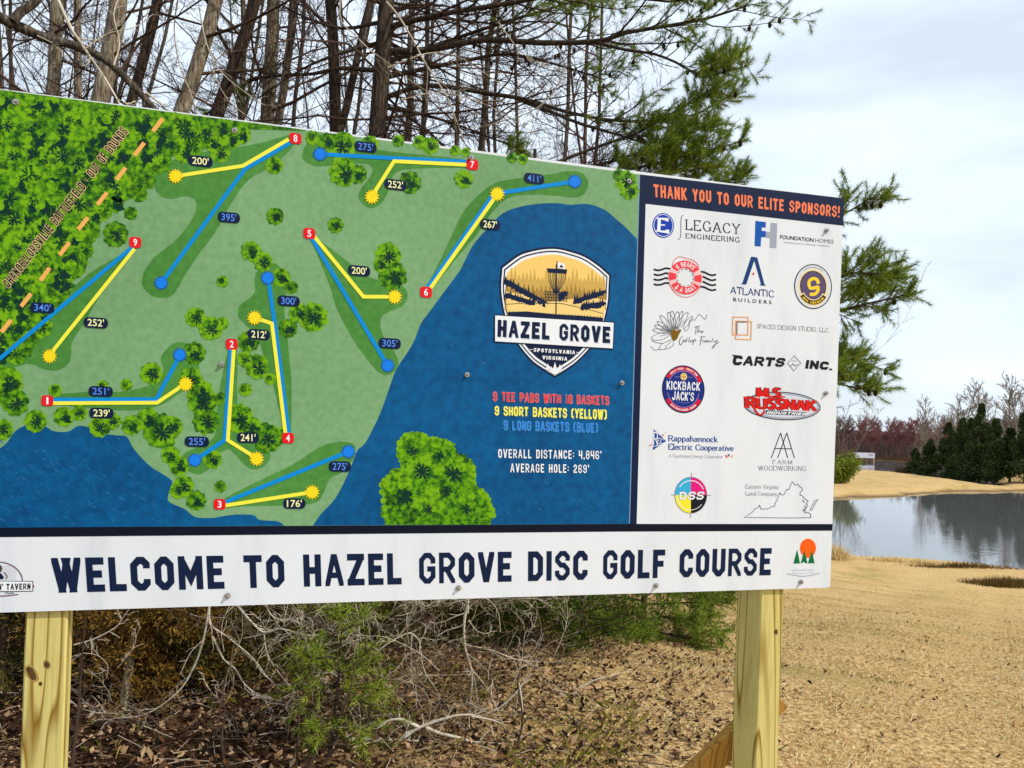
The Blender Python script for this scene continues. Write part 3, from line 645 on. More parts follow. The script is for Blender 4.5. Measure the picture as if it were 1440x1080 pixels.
for x, y, r in ((580, 634, 9), (618, 641, 9), (593, 663, 15), (638, 666, 15), (570, 700, 14), (602, 716, 9), (656, 716, 9), (628, 690, 11)): fronds(x, y, r, M_VD, 7, 10)
blob(567, 697, 11, M_DK, 6, 7); blob(625, 692, 8, M_OLV, 6, 6)
mp_.k = 0
TAN = ink('dash_tan', (240, 176, 92)); TANO = ink('lettering_tan', (214, 186, 128))
for d in ((230, 166, 215, 185), (204, 200, 189, 219), (178, 235, 164, 253), (152, 270, 137, 288), (125, 305, 110, 323), (99, 340, 84, 359), (71, 376, 57, 395), (45, 412, 30, 431), (17, 449, 2, 467), (-10, 485, -25, 504)):
    mp_.line([(d[0] - 1, d[1] + 1), (d[2], d[3])], 6.0, TAN, 9)
DP = [('b', (408, 201), (344, 238.5), (227, 398)), ('y', (406, 196), (341.5, 233.5), (247, 248)), ('b', (660, 228), (552, 222.5), (450, 217)), ('y', (658, 232), (554, 227), (523, 276)),
      ('b', (186, 348), (-40, 538)), ('y', (189.5, 350), (71, 498)), ('b', (72, 562.3), (220, 561.5), (253, 500)), ('y', (72, 567), (221, 566.3), (260, 540)),
      ('b', (324.6, 490), (316, 619), (274, 647)), ('y', (329, 490), (320.5, 619), (362, 645)), ('b', (377, 391), (386, 452), (406.5, 612)), ('y', (359, 447), (382.3, 455), (401.7, 612)),
      ('b', (436.5, 332), (545, 514)), ('y', (440.5, 331), (511, 417.3), (554, 417.5)), ('b', (600, 406), (692.5, 275), (698, 272.3), (807, 255.5)), ('y', (604, 407), (698, 275)),
      ('b', (312, 708), (490, 635)), ('y', (312, 711.5), (439, 692))]
for d in DP: mp_.line(d[1:], 5.6 if d[0] == 'b' else 5.2, BLUE if d[0] == 'b' else YEL, 9.6 if d[0] == 'b' else 10)
mp_o = mp_.build('map_print', sign)
def sub(name, fn, parent, label=None):
    a = Art(); fn(a); return a.build(name, parent, label)
def bfont(body, bold=0.0):
    cu = bpy.data.curves.new('lettering', 'FONT'); cu.body = body; cu.offset = bold; cu.resolution_u = 3
    o = bpy.data.objects.new('lettering', cu); COL.objects.link(o); bpy.context.view_layer.update()
    me = o.evaluated_get(bpy.context.evaluated_depsgraph_get()).to_mesh()
    V = np.array([v.co[:2] for v in me.vertices]); F = [list(p.vertices) for p in me.polygons]
    o.to_mesh_clear(); bpy.data.objects.remove(o); bpy.data.curves.remove(cu)
    return V, F
_H = bfont('H')[0]; CAPH = _H[:, 1].max()
def sans(body, bold=0.0):
    V, F = bfont(body, bold); x0, x1 = V[:, 0].min(), V[:, 0].max()
    V = (V - np.array([x0, 0])) / CAPH
    return [[V[i] for i in f] for f in F], (x1 - x0) / CAPH
# the dark line the map is written on
sub('boundary_text', lambda a: (a.quadtext(block_text('CHANCELLORSVILLE BATTLEFIELD - OUT OF BOUNDS', .5, .15, .17, .12, grow=.085), (4, 397), (170, 178), (181, 186), (13, 406), TANO, 11),
                                a.quadtext(block_text('CHANCELLORSVILLE BATTLEFIELD - OUT OF BOUNDS', .5, .17, .17, .12), (4, 397), (170, 178), (181, 186), (13, 406), DNAVY, 11.6)), mp_o)
def star(a, x, y, r, m, mo, lv=12):
    n = 14
    for rr, mm, l in ((r + 1.2, mo, lv), (r, m, lv + .5)):
        a.poly([(x + (rr if i % 2 else rr * .68) * math.cos(math.pi * i / n), y + (rr if i % 2 else rr * .68) * math.sin(math.pi * i / n)) for i in range(2 * n)], mm, l)
for x, y in ((227, 398), (450, 217), (253, 499), (274, 647), (376.5, 391), (545, 514), (808, 255.5), (490, 635)):
    sub('basket_star', lambda a: star(a, x, y, 9.6, STARB, STARN), mp_o)
for x, y in ((247, 248), (523, 277), (70, 501), (261, 540), (361, 645), (358, 447), (555, 417.5), (699, 273), (439, 692)):
    sub('basket_star', lambda a: star(a, x, y, 10, STARY, ink('star_edge', (236, 196, 20))), mp_o)
def rrect(cx, cy, w, h, r, sl=.0):
    P = []
    for sx, sy, a in ((1, -1, -90), (1, 1, 0), (-1, 1, 90), (-1, -1, 180)):
        for k in range(5):
            t = math.radians(a + k * 22.5); x, y = cx + sx * (w / 2 - r) + r * math.cos(t), cy + sy * (h / 2 - r) + r * math.sin(t)
            P.append((x, y + sl * (x - cx)))
    return P
def slope(x, y): # slope of a level line on the board at a photo point
    return (722 - y) / (4648 - x)
for nme, x, y in (('8', 415.5, 195), ('7', 664, 231.5), ('9', 190.5, 341), ('2', 326, 484), ('1', 67, 563.5), ('4', 405, 616), ('5', 435, 328.5), ('6', 599, 411), ('3', 309, 709)):
    def tee(a):
        s = slope(x, y); a.poly(rrect(x, y, 16.5, 15, 4, s), RED, 13)
        w = 5.4 if nme != '1' else 3
        a.quadtext(sans(nme, .02), (x - w / 2, y - 4.6 - s * w / 2), (x + w / 2, y - 4.6 + s * w / 2), (x + w / 2, y + 4.6 + s * w / 2), (x - w / 2, y + 4.6 - s * w / 2), PW, 14)
    sub('tee_marker', tee, mp_o)
TXY, TXB = ink('figure_cream', (255, 246, 170)), ink('figure_blue', (88, 144, 240))
for s_, c, x, y in (("200'", 'y', 282, 227), ("275'", 'b', 514, 207), ("395'", 'b', 322, 306), ("252'", 'y', 556, 260), ("411'", 'b', 751, 251.5), ("267'", 'y', 689, 316), ("340'", 'b', 60, 433), ("252'", 'y', 135, 454), ("200'", 'y', 505, 381), ("300'", 'b', 406, 423.5), ("212'", 'y', 364, 470.5), ("305'", 'b', 548, 483), ("251'", 'b', 142, 550.5), ("239'", 'y', 143, 581), ("255'", 'b', 277, 621), ("241'", 'y', 349, 615.5), ("275'", 'b', 478, 656), ("176'", 'y', 414, 708)):
    def pill(a):
        k = .92 if x < 300 else (.84 if x < 560 else .76)
        s = slope(x, y); a.poly(rrect(x, y, 37 * k, 14.6, 6, s), NAVY, 12.6)
        w = 25 * k
        a.quadtext(sans(s_, .012 if c == 'y' else 0.004), (x - w / 2, y - 4.8 - s * w / 2), (x + w / 2, y - 4.8 + s * w / 2), (x + w / 2, y + 4.6 + s * w / 2), (x - w / 2, y + 4.6 - s * w / 2), TXY if c == 'y' else TXB, 13.6)
    sub('distance_label', pill, mp_o)
# --- course crest
def crest(a):
    G = ink('crest_sky', (247, 203, 112)); G2 = ink('crest_ridge', (206, 168, 84)); G3 = ink('crest_ridge_dark', (168, 132, 62)); SN = ink('crest_snow', (244, 208, 128))
    S = [(704, 375), (727, 358), (743, 352), (763, 348), (783, 347.5), (803, 352), (823, 359), (843, 372), (859, 386), (858, 402), (857, 423), (853, 443), (846, 466), (832, 489), (812, 510), (797, 521), (780, 531.5), (762, 520), (746, 508), (727, 485), (716, 465), (708, 443), (704, 423), (702, 402)]
    S = [tuple(p) for p in catmull(S[0:9], 4)[:-1] + catmull(S[8:17], 4)[:-1] + catmull(S[16:] + [S[0]], 4)[:-1]]
    sc = lambda k: [(781 + (x - 781) * k, 436 + (y - 436) * k) for x, y in S]
    a.poly(sc(1.0), NAVY, 4); a.poly(sc(.966), PW, 5); a.poly(sc(.938), NAVY, 6); a.poly(sc(.915), PW, 7); I = sc(.875)
    a.poly(I, NAVY, 8)
    up = [p for p in clip(clip([np.array(p) for p in I], 1, 447, True), 1, 300, False)]
    a.poly(up, G, 9)
    def ridge(f, x0, x1, h0, h1, step, mat, lv, seed, base):
        q = random.Random(seed); x = x0; P = [(x0, base)]
        while x < x1:
            P += [(x, f(x)), (x + step * .5, f(x + step * .5) - q.uniform(h0, h1))]; x += step
        P += [(x1, f(x1)), (x1, base)]
        p2 = P
        cl = [np.array(p) for p in p2]
        a.poly(cl, mat, lv)
    ridge(lambda x: 396 + .03 * (x - 780), 711, 851, 6, 22, 5.4, G2, 10, 1, 436); ridge(lambda x: 412 + .03 * (x - 780), 710, 852, 4, 16, 6, G3, 11, 2, 436)
    a.poly([(711, 410), (740, 415), (770, 425), (800, 421), (830, 418), (852, 422), (849, 447), (713, 444)], SN, 12)
    ridge(lambda x: 393 + (x - 710) * .6, 710, 766, 3, 10, 4.4, NAVY, 13, 3, 0) if 0 else None
    q = random.Random(9)
    def dark(P0, P1, n, h, th, lv=13):
        for i in range(n):
            f = i / n; x = P0[0] + (P1[0] - P0[0]) * f; y = P0[1] + (P1[1] - P0[1]) * f
            hh = q.uniform(h * .1, h * 1.5); ww = q.uniform(2.2, 4.2); a.poly([(x - ww, y + th * q.uniform(.7, 1.2)), (x, y - hh), (x + ww, y + th * q.uniform(.7, 1.2))], NAVY, lv + .4 * (i % 2))
        a.poly([(P0[0], P0[1]), (P1[0], P1[1]), (P1[0] + 3, P1[1] + th * .5), (P0[0], P0[1] + th)], NAVY, lv)
    dark((711, 392), (768, 424), 16, 6, 9); dark((711, 412), (752, 424), 12, 5, 7); dark((808, 421), (850, 408), 12, 6, 7); dark((818, 428), (850, 424), 10, 5, 8)
    a.line([(712, 428), (745, 426), (790, 427), (822, 434), (848, 441)], .8, NAVY, 14)
    a.poly([(713, 439), (740, 438), (780, 442), (815, 444), (848, 447), (846, 462), (716, 460)], NAVY, 14)
    for i in range(30): x = 715 + i * 4.4; a.poly([(x, 441 + i * .25), (x + 1, 436.5 + i * .25), (x + 2.2, 441 + i * .25)], NAVY, 14.5)
    # the basket
    a.line([(782.4, 372), (781.5, 442)], 1.7, NAVY, 15); a.poly([(769, 377.5), (797, 379), (796.5, 385), (770, 383.5)], NAVY, 15.5); a.line([(783, 367), (782.7, 380)], .9, NAVY, 15.2)
    a.poly([(784, 369), (794, 371), (794, 379), (784, 377)], PW, 15.1); a.poly([(786, 376), (789, 372), (792, 377)], NAVY, 15.7)
    for k in range(-4, 5):
        if k: a.line([(783 + k * 3.0, 384), (783 + k * 2.8, 394), (782 + k * 1.5, 406), (781.8 + k * .5, 413)], .75, NAVY, 15.3)
    for k in range(4): a.line([(766 - 0 * k, 410 + k * 4), (798, 411.6 + k * 4)], .8, NAVY, 15.4)
    for k in range(9): a.line([(766 + k * 4, 410), (768 + k * 3.5, 423)], .7, NAVY, 15.6)
    a.poly([(784, 414), (794, 409), (799, 412), (792, 421), (786, 425)], NAVY, 15.8)
    # banner and words
    bn = [(696, 443.7), (862.5, 454), (861, 490), (696, 480)]
    a.poly([(694.6, 442.4), (863.8, 452.6), (862.2, 491.6), (694.6, 481.4)], NAVY, 16); a.poly(bn, PW, 17)
    a.quadtext(block_text('HAZEL GROVE', .62, .24, .16, .14), (700.7, 450.9), (858.7, 461), (858.2, 484.5), (700, 475.2), ink('letter_shadow', (196, 202, 212)), 17.6)
    a.quadtext(block_text('HAZEL GROVE', .62, .25, .16, .14), (699.7, 449.7), (857.7, 459.6), (857.2, 482.8), (699, 473.7), NAVY, 18.2)
    a.quadtext(block_text('SPOTSYLVANIA', .62, .24, .22, .16), (750.3, 489.4), (808.3, 493), (808, 498.4), (750, 494.8), PW, 18)
    a.quadtext(block_text('VIRGINIA', .62, .24, .22, .16), (762.5, 500), (797.4, 502.2), (797, 507.4), (762.3, 505.2), PW, 18)
    a.line([(744, 491.5), (748.5, 491.8)], .8, PW, 18); a.line([(810, 495.6), (814.6, 495.9)], .8, PW, 18)
    for x, b, h, w in ((770, 520, 9, 3.6), (780, 525.5, 16.5, 5), (787, 520.5, 8.5, 3.4), (775, 523.5, 8, 4), (784.5, 523.5, 8, 4)): a.poly([(x - w, b), (x - w * .4, b - h * .55), (x, b - h), (x + w * .4, b - h * .55), (x + w, b)], PW, 18)
    a.poly([(771, 519), (789, 519.4), (780, 527)], PW, 18)
sub('course_crest', crest, mp_o)
for s_, q, c, o, nm in (('9 TEE PADS WITH 18 BASKETS', ((693.3, 551.3), (855.8, 557.5), (855.8, 569.6), (693.3, 563.6)), (226, 34, 48), (244, 150, 150), 'red'),
                    ('9 SHORT BASKETS (YELLOW)', ((695.8, 571.3), (852.5, 576.5), (852.5, 589.6), (695.8, 583.5)), (246, 236, 60), (252, 246, 150), 'yellow'),
                    ('9 LONG BASKETS (BLUE)', ((708.3, 591.7), (840, 595.4), (840, 608), (708.3, 604.4)), (22, 120, 216), (96, 176, 240), 'blue'),
                    ('OVERALL DISTANCE: 4,846\'', ((700.3, 631.3), (845.3, 634), (845.3, 645.8), (700.3, 643.9)), (238, 240, 242), None, ''),
                    ('AVERAGE HOLE: 269\'', ((717.5, 651.6), (828, 653.5), (828, 665.2), (717.5, 664)), (238, 240, 242), None, '')):
    def stat(a):
        m = ink('figures_' + (nm or 'white'), c)
        if o: a.quadtext(block_text(s_, .55, .14, .2, .13, grow=.05), *q, ink('outline_' + nm, o), 12)
        a.quadtext(block_text(s_, .55, .15 if o else .17, .2, .13), *q, m, 12.8)
    sub('printed_text', stat, mp_o)

# --- sponsor print
hd = Art()
hd.poly([(899.3, 245.2), (1187.2, 279.0), (1185.4, 317.3), (907.9, 286.6)], DNAVY if 0 else NAVY, 0.3)
hd.poly([(899.3, 245.2), (907.9, 286.4), (895.2, 736.8), (885.0, 736.8)], NAVY, 0.6)
hd.poly([(LX, 742.3), (885, 736.7), (1170.7, 736.9), (1170.4, 746.2), (860, 747.6), (LX, 756.0)], DNAVY, 0.9)
hd.line([(899.3, 245.8), (885.0, 736.0)], 1.2, ink('print_seam', (120, 156, 190)), 1.6)
hd_o = hd.build('sponsor_print', sign)
sub('heading_text', lambda a: a.quadtext(block_text('THANK YOU TO OUR ELITE SPONSORS!', .56, .2, .15, .15), (918.6, 259), (1180.8, 290.2), (1180.2, 305.9), (919.4, 277), ink('heading_orange', (246, 128, 84)), 3), hd_o)
K = 4.6452
def Z1(*p): return [(890 + p[i] / K, 240 + p[i + 1] / K) for i in range(0, len(p), 2)]
def Z3(*p): return [(890 + p[i] / K, 420 + p[i + 1] / K) for i in range(0, len(p), 2)]
def Z4(*p): return [(890 + p[i] / K, 580 + p[i + 1] / K) for i in range(0, len(p), 2)]
def logo(fn, label): sub('sponsor_logo', fn, hd_o, label)
def lg1(a):
    b = ink('logo_blue', (24, 62, 172)); cx, cy = Z1(198, 358)[0]
    a.ell(cx, cy, 15.2, 17.4, b, 2); a.ring(cx, cy, 13.4, 15.4, .8, PW, 2.6)
    a.quadtext(roman_text('E', .22, .1, serif=.1), *Z1(172, 312, 226, 318, 226, 402, 168, 396), PW, 3)
    a.line(Z1(330, 292, 318, 300, 314, 330, 313, 410, 308, 440, 292, 452), 1.0, GREY, 2, True)
    a.quadtext(roman_text('LEGACY', .12, .055, .3, .08), *Z1(350, 320, 695, 351, 695, 414, 350, 384), BLACK, 2)
    a.quadtext(roman_text('ENGINEERING', .13, .07, .38, .07), *Z1(347, 411, 695, 436, 695, 469, 347, 440), BLACK, 2)
logo(lg1, 'Legacy Engineering logo with a blue disc')
def lg2(a):
    b = ink('logo_azure', (12, 84, 172)); g = ink('logo_silver', (160, 164, 178))
    a.poly(Z1(800, 328, 868, 336, 867, 372, 842, 370, 840, 392, 868, 396, 866, 434, 838, 434, 834, 496, 795, 492), b, 2)
    a.poly(Z1(900, 340, 942, 345, 936, 506, 893, 502, 897, 440, 866, 436, 868, 398, 898, 402), g, 2)
    a.quadtext(sans('FOUNDATION', .012), *Z1(962, 421, 1180, 441, 1179, 466, 960, 444), BLACK, 2); a.quadtext(sans('HOMES', 0), *Z1(1192, 442, 1312, 452, 1310, 478, 1190, 467), GREY, 2)
    a.quadtext(sans('BUILDING QUALITY CREATING COMMUNITY', 0), *Z1(985, 464, 1288, 491, 1288, 499, 985, 472), GREY, 2)
logo(lg2, 'Foundation Homes logo in blue and silver')
def lg3(a):
    Y = lambda *p: [(905 + p[i] / 13.09, 355 + p[i + 1] / 13.09) for i in range(0, len(p), 2)]
    r = ink('logo_coral', (232, 62, 74)); cx, cy = Y(765, 462)[0]; pk = ink('logo_pink', (238, 190, 190))
    for k in range(4):
        d = k * 90
        a.line(Y(186, 310 + d, 250, 328 + d, 330, 318 + d, 400, 292 + d, 460 if k in (1, 2) else 490, 300 + d), 2.5, DNAVY, 2, True)
        e = k * 92
        a.line(Y(1040 if k in (0, 3) else 1085, 352 + e, 1120, 365 + e, 1190, 400 + e, 1260, 420 + e, 1335, 405 + e), 2.5, DNAVY, 2, True)
    a.line(Y(530, 250, 550, 170, 610, 95, 690, 80, 780, 110, 900, 140, 980, 200, 1020, 280), .8, r, 2, True); a.ring(cx, cy + 1.2, 23, 26.4, .8, r, 2, a0=20, a1=160)
    a.ring(cx, cy, 18.0, 18.6, 11.4, pk, 2.6)
    for a0, a1 in ((213, 328), (28, 150), (166, 196), (-14, 15)): a.ring(cx, cy, 18.0, 18.6, 10.2, r, 3.2, a0=a0, a1=a1, n=20, tilt=.08)
    for k in range(12): a.ring(cx, cy, 11.4, 11.8, .9, GREY, 3.4, a0=k * 30, a1=k * 30 + 15, n=4)
    a.arctext(block_text('6 BEARS', .6, .18, .18, .15), cx, cy, 14.6, 15.4, 6.4, 271, 88, PW, 4); a.arctext(block_text('& A GOAT', .6, .18, .18, .15), cx, cy, 14.6, 15.2, 6.4, 88, 96, PW, 4, True)
logo(lg3, '6 Bears & A Goat logo, a red life ring on wavy lines')
def lg4(a):
    b = ink('logo_marine', (16, 58, 118))
    a.poly(Z1(772, 562, 800, 565, 742, 738, 738, 744, 704, 741, 716, 732), b, 2); a.poly(Z1(786, 564, 812, 567, 858, 740, 868, 752, 828, 749, 836, 738), b, 2.4)
    cx, cy = Z1(786, 674)[0]; a.poly([(cx, cy - 2.8), (cx + .7, cy - .7), (cx + 2.4, cy), (cx + .7, cy + .7), (cx, cy + 2.8), (cx - .7, cy + .7), (cx - 2.4, cy), (cx - .7, cy - .7)], ink('logo_red', (220, 50, 70)), 2)
    a.quadtext(roman_text('ATLANTIC', .13, .09, .2, .0), *Z1(640, 757, 920, 785, 920, 827, 638, 803), b, 2)
    a.quadtext(sans('B U I L D E R S', .008), *Z1(655, 829, 905, 850, 905, 872, 655, 852), BLACK, 2)
logo(lg4, 'Atlantic Builders logo with a tall blue peak')
def lg5(a):
    Y = lambda *p: [(1110 + p[i] / 14.4, 365 + p[i + 1] / 14.4) for i in range(0, len(p), 2)]
    cx, cy = Y(478, 548)[0]; cr_ = ink('logo_cream', (232, 216, 168)); pu = ink('logo_plum', (92, 76, 112)); br = ink('logo_brown', (80, 50, 18)); go = ink('logo_gold', (248, 208, 40))
    a.ell(cx, cy, 26.6, 31.6, NAVY, 2); a.ell(cx, cy, 25.2, 30.2, ink('logo_pale', (214, 218, 224)), 2.6); a.ell(cx, cy + 1.4, 21, 26.6, cr_, 3.0); a.ell(cx, cy - .6, 18.6, 21.6, br, 3.4); a.ell(cx, cy - .4, 17.4, 20.4, pu, 3.8)
    a.line(Y(585, 490, 560, 415, 490, 385, 410, 425, 395, 510, 430, 580, 520, 570, 575, 560, 570, 640, 510, 700, 410, 705), 4.5, go, 4.4, True)
    a.ring(cx, cy, 18.6, 21.8, 7.4, cr_, 5, a0=28, a1=150, n=20, tilt=.05); a.ring(cx, cy + .2, 18.9, 22.2, 6.0, br, 5.4, a0=33, a1=146, n=20, tilt=.05)
    [a.ring(cx, cy + .4, 18.9, 22.2, 3.0, go, 6, a0=42 + k * 7.1, a1=42 + k * 7.1 + (3.2 if k % 3 else 4.6), n=2, tilt=.05) for k in range(14) if k != 9]
    [a.ring(cx, cy, 23.2, 27.2, 1.4, GREY, 6, a0=236 + k * 6, a1=236 + k * 6 + 3, n=2) for k in range(12)]
logo(lg5, 'round badge logo with a yellow 9 on plum')
def lg6(a):
    Y = lambda *p: [(905 + p[i] / 12.52, 430 + p[i + 1] / 12.52) for i in range(0, len(p), 2)]
    g = ink('pen_grey', (92, 96, 104))
    a.poly(catmull(Y(560, 425, 520, 410, 480, 440, 478, 510, 500, 580, 530, 622, 590, 580, 625, 500, 665, 425, 610, 420, 585, 445, 560, 425), 3)[:-1], ink('daisy_heart', (122, 92, 18)), 3)
    for i, (tx, ty, w) in enumerate(((300, 180, 42), (250, 285, 34), (205, 350, 36), (175, 425, 36), (150, 575, 60), (440, 125, 40), (500, 105, 45), (600, 115, 50), (680, 110, 36), (770, 130, 45))):
        dx, dy = tx - 545, ty - 480; L = math.hypot(dx, dy); ux, uy = dx / L, dy / L; b = (545 + ux * 75, 480 + uy * 75); wx, wy = -uy * w, ux * w
        P = [b, (b[0] + (tx - b[0]) * .5 + wx, b[1] + (ty - b[1]) * .5 + wy), (tx + wx * .45, ty + wy * .45), (tx, ty), (tx - wx * .45, ty - wy * .45), (b[0] + (tx - b[0]) * .5 - wx, b[1] + (ty - b[1]) * .5 - wy), b]
        a.line(Y(*[v for p in P for v in p]), .62, g, 2 + .2 * (i % 3), True)
        a.line(Y(b[0], b[1], b[0] + (tx - b[0]) * .6 + wx * .2, b[1] + (ty - b[1]) * .6 + wy * .2), .45, g, 2.8)
    for s in ((690, 400, 740, 280, 850, 185, 850, 240, 790, 330, 720, 400, 740, 445, 800, 380, 810, 260, 905, 250), (905, 250, 960, 170, 990, 155, 1085, 235, 1110, 150), (490, 590, 330, 660, 180, 630, 150, 600), (330, 660, 270, 760, 400, 760, 510, 710, 525, 640), (120, 715, 200, 778, 290, 765), (490, 620, 400, 710, 380, 760)):
        a.line(Y(*s), .65, g, 2.6, True)
    for s in ((895, 375, 990, 355), (930, 370, 915, 500), (975, 360, 950, 470, 985, 430, 1000, 470), (1015, 455, 1040, 440, 1020, 470, 1060, 460), (690, 530, 650, 570, 630, 640, 650, 690, 690, 650), (700, 590, 695, 640, 730, 600, 735, 640), (770, 560, 750, 640), (810, 550, 790, 640), (830, 600, 825, 640, 860, 620, 850, 600), (885, 590, 865, 690, 885, 600, 920, 600, 890, 640),
              (1000, 545, 1085, 545), (1020, 545, 995, 700), (995, 610, 1050, 600), (1060, 620, 1045, 640, 1080, 610, 1085, 640, 1110, 610, 1120, 640, 1140, 610, 1150, 640), (1175, 610, 1175, 640), (1220, 570, 1200, 640), (1240, 610, 1250, 640, 1300, 610, 1230, 740, 1215, 715, 1330, 640)):
        a.line(Y(*s), .8, g, 2.6, True)
logo(lg6, 'The Cullop Family daisy drawing and script')
def lg7(a):
    o = ink('logo_apricot', (232, 160, 100)); d = ink('logo_slate', (96, 98, 112))
    a.line(Z3(652, 120, 752, 122, 750, 238, 650, 236), 1.5, o, 2, False, True); a.line(Z3(672, 146, 774, 150, 770, 268, 670, 264), 1.5, o, 2.5, False, True); a.line(Z3(678, 236, 680, 152, 745, 152), 1.4, d, 3)
    a.quadtext(roman_text('SPACES DESIGN STUDIO, LLC.', .1, .08, .2, .06), *Z3(810, 166, 1284, 192, 1284, 220, 810, 192), GREY, 2)
logo(lg7, 'Spaces Design Studio logo with two orange frames')
def lg8(a):
    a.quadtext(block_text('CARTS', .92, .31, .13, .16, slant=.16), *Z3(648, 368, 990, 388, 984, 446, 648, 434), BLACK, 2); a.poly(Z3(646, 366, 690, 370, 688, 386, 662, 382), BLACK, 2.5)
    a.line(Z3(1053, 374, 1097, 420, 1051, 472, 1010, 422), .8, GREY, 2, False, True); a.line(Z3(1030, 440, 1045, 425, 1060, 440, 1078, 428), 1.2, GREY, 2); a.line(Z3(1035, 406, 1070, 408), .6, GREY, 2)
    a.quadtext(block_text('INC.', .92, .31, .13, .16, slant=.16), *Z3(1124, 399, 1300, 414, 1300, 468, 1124, 456), BLACK, 2)
logo(lg8, 'Carts Inc. logo in slanted black letters')
def lg9(a):
    Y = lambda *p: [(925 + p[i] / 12.706, 505 + p[i + 1] / 12.706) for i in range(0, len(p), 2)]
    cx, cy = Y(455, 538)[0]; b = ink('logo_royal', (24, 44, 124)); r = ink('logo_crimson', (206, 22, 58)); v = ink('logo_violet', (150, 130, 190))
    a.ell(cx, cy, 30, 33.6, NAVY, 2); a.ell(cx, cy, 28.6, 32.2, b, 2.5)
    a.ring(cx, cy, 25.8, 29, 5.4, r, 3, a0=212, a1=338, tilt=.05); a.ring(cx, cy, 25.8, 29, 5.4, r, 3, a0=28, a1=150, tilt=.05)
    a.ring(cx, cy, 22.4, 25.4, .8, v, 3, a0=210, a1=330); a.ring(cx, cy, 22.4, 25.4, .8, v, 3, a0=12, a1=168)
    a.arctext(block_text('GREAT FOOD - GREAT FUN', .6, .2, .2, .15), cx, cy, 24.4, 27.6, 2.9, 272, 92, PW, 4); a.arctext(block_text('ESTABLISHED 2005', .6, .2, .2, .15), cx, cy, 24.4, 27.6, 2.9, 90, 84, PW, 4, True)
    bx, by = Y(462, 312)[0]; a.ell(bx, by, 4.6, 5.2, ink('logo_ball', (232, 196, 112)), 4); a.line([(bx - 4, by), (bx + 4, by + .3)], .5, NAVY, 4.6); a.line([(bx, by - 4.6), (bx, by + 4.8)], .5, NAVY, 4.6)
    a.line(Y(300, 320, 400, 316), .7, v, 4); a.line(Y(525, 320, 620, 330), .7, v, 4); a.line(Y(330, 765, 455, 785, 580, 775), .8, ink('logo_steel', (84, 120, 180)), 4)
    a.quadtext(block_text('KICKBACK', .56, .17, .15, .18), *Y(155, 388, 752, 415, 748, 568, 155, 545), PW, 5); a.quadtext(block_text("JACK'S", .56, .17, .13, .18), *Y(255, 572, 645, 598, 640, 752, 252, 732), PW, 5)
logo(lg9, "Kickback Jack's round blue and red badge")
def lg10(a):
    Y = lambda *p: [(1040 + p[i] / 12.0, 535 + p[i + 1] / 12.0) for i in range(0, len(p), 2)]
    cx, cy = Y(718, 430)[0]; r = ink('logo_scarlet', (214, 26, 18)); m = ink('logo_maroon', (112, 14, 22)); s = ink('logo_metal', (176, 184, 196))
    a.ell(cx, cy, 54, 20, ink('logo_ink', (40, 46, 70)), 2, tilt=.045); a.ell(cx, cy, 52.4, 18.6, s, 2.4, tilt=.045); a.ell(cx, cy, 50.4, 17, ink('logo_ink', (40, 46, 70)), 2.7, tilt=.045); a.ell(cx, cy, 49.8, 16.5, ink('logo_platinum', (206, 212, 220)), 2.9, tilt=.045)
    for t, q, k in (('M.S.', Y(300, 120, 740, 140, 735, 290, 300, 270), .75), ('RUSSNAK', Y(115, 285, 1285, 350, 1280, 510, 125, 455), .8)):
        a.quadtext(roman_text(t, .3, .12, .2, .08, grow=.07), *q, m, 3.6); a.quadtext(roman_text(t, .3, .12, .2, .08), *q, r, 4.2)
    a.line(Y(215, 400, 270, 520, 340, 585, 400, 550, 420, 500), 3.2, m, 3.4, True); a.line(Y(215, 400, 270, 520, 340, 580, 400, 550, 415, 500), 2.0, r, 4.3, True)
    a.poly(Y(450, 500, 1130, 535, 1100, 595, 430, 570), ink('logo_ink', (40, 46, 70)), 4.4); a.quadtext(block_text('INDUSTRIES', .85, .26, .16, .14, slant=.2), *Y(460, 515, 1118, 545, 1105, 588, 450, 562), PW, 5)
logo(lg10, 'M.S. Russnak Industries logo, red letters on a silver oval')
def lg11(a):
    b = ink('logo_cobalt', (28, 72, 152)); r = ink('logo_fire', (220, 50, 50))
    a.poly(Z3(136, 853, 216, 930, 130, 990), b, 2); a.line(Z3(130, 968, 196, 950), .8, PW, 3)
    a.quadtext(roman_text('R', .13, .08, serif=0), *Z3(138, 872, 165, 880, 160, 960, 134, 958), PW, 3); a.quadtext(roman_text('EC', .14, .09, serif=0), *Z3(164, 910, 200, 918, 198, 948, 160, 945), PW, 3)
    a.poly(Z3(234, 858, 182, 896, 196, 894, 178, 908, 205, 890, 194, 890), r, 3); a.poly(Z3(128, 940, 104, 962, 112, 962, 92, 974, 124, 956, 116, 956), r, 3)
    a.quadtext(roman_text('Rappahannock', .17, .07, .15, .04), *Z3(235, 893, 552, 902, 552, 937, 235, 930), b, 2); a.quadtext(roman_text('Electric Cooperative', .17, .07, .15, .04), *Z3(235, 948, 655, 960, 655, 994, 235, 985), b, 2)
    a.quadtext(roman_text('A Touchstone Energy Cooperative', .1, .06, .1, .03), *Z3(235, 1017, 585, 1022, 585, 1042, 235, 1036), ink('logo_mist', (164, 166, 172)), 2)
    cx, cy = Z3(628, 1030)[0]; a.poly([(cx - 6, cy - 2), (cx - 2, cy - 1), (cx - 3, cy + 3)], r, 2); a.poly([(cx + 1, cy - 3), (cx, cy + 1), (cx - 2, cy - 3)], b, 2); a.poly([(cx + 6, cy - 2), (cx + 3, cy - 1), (cx + 3, cy + 3)], ink('logo_amber', (236, 150, 60)), 2)
logo(lg11, 'Rappahannock Electric Cooperative logo with a blue triangle')
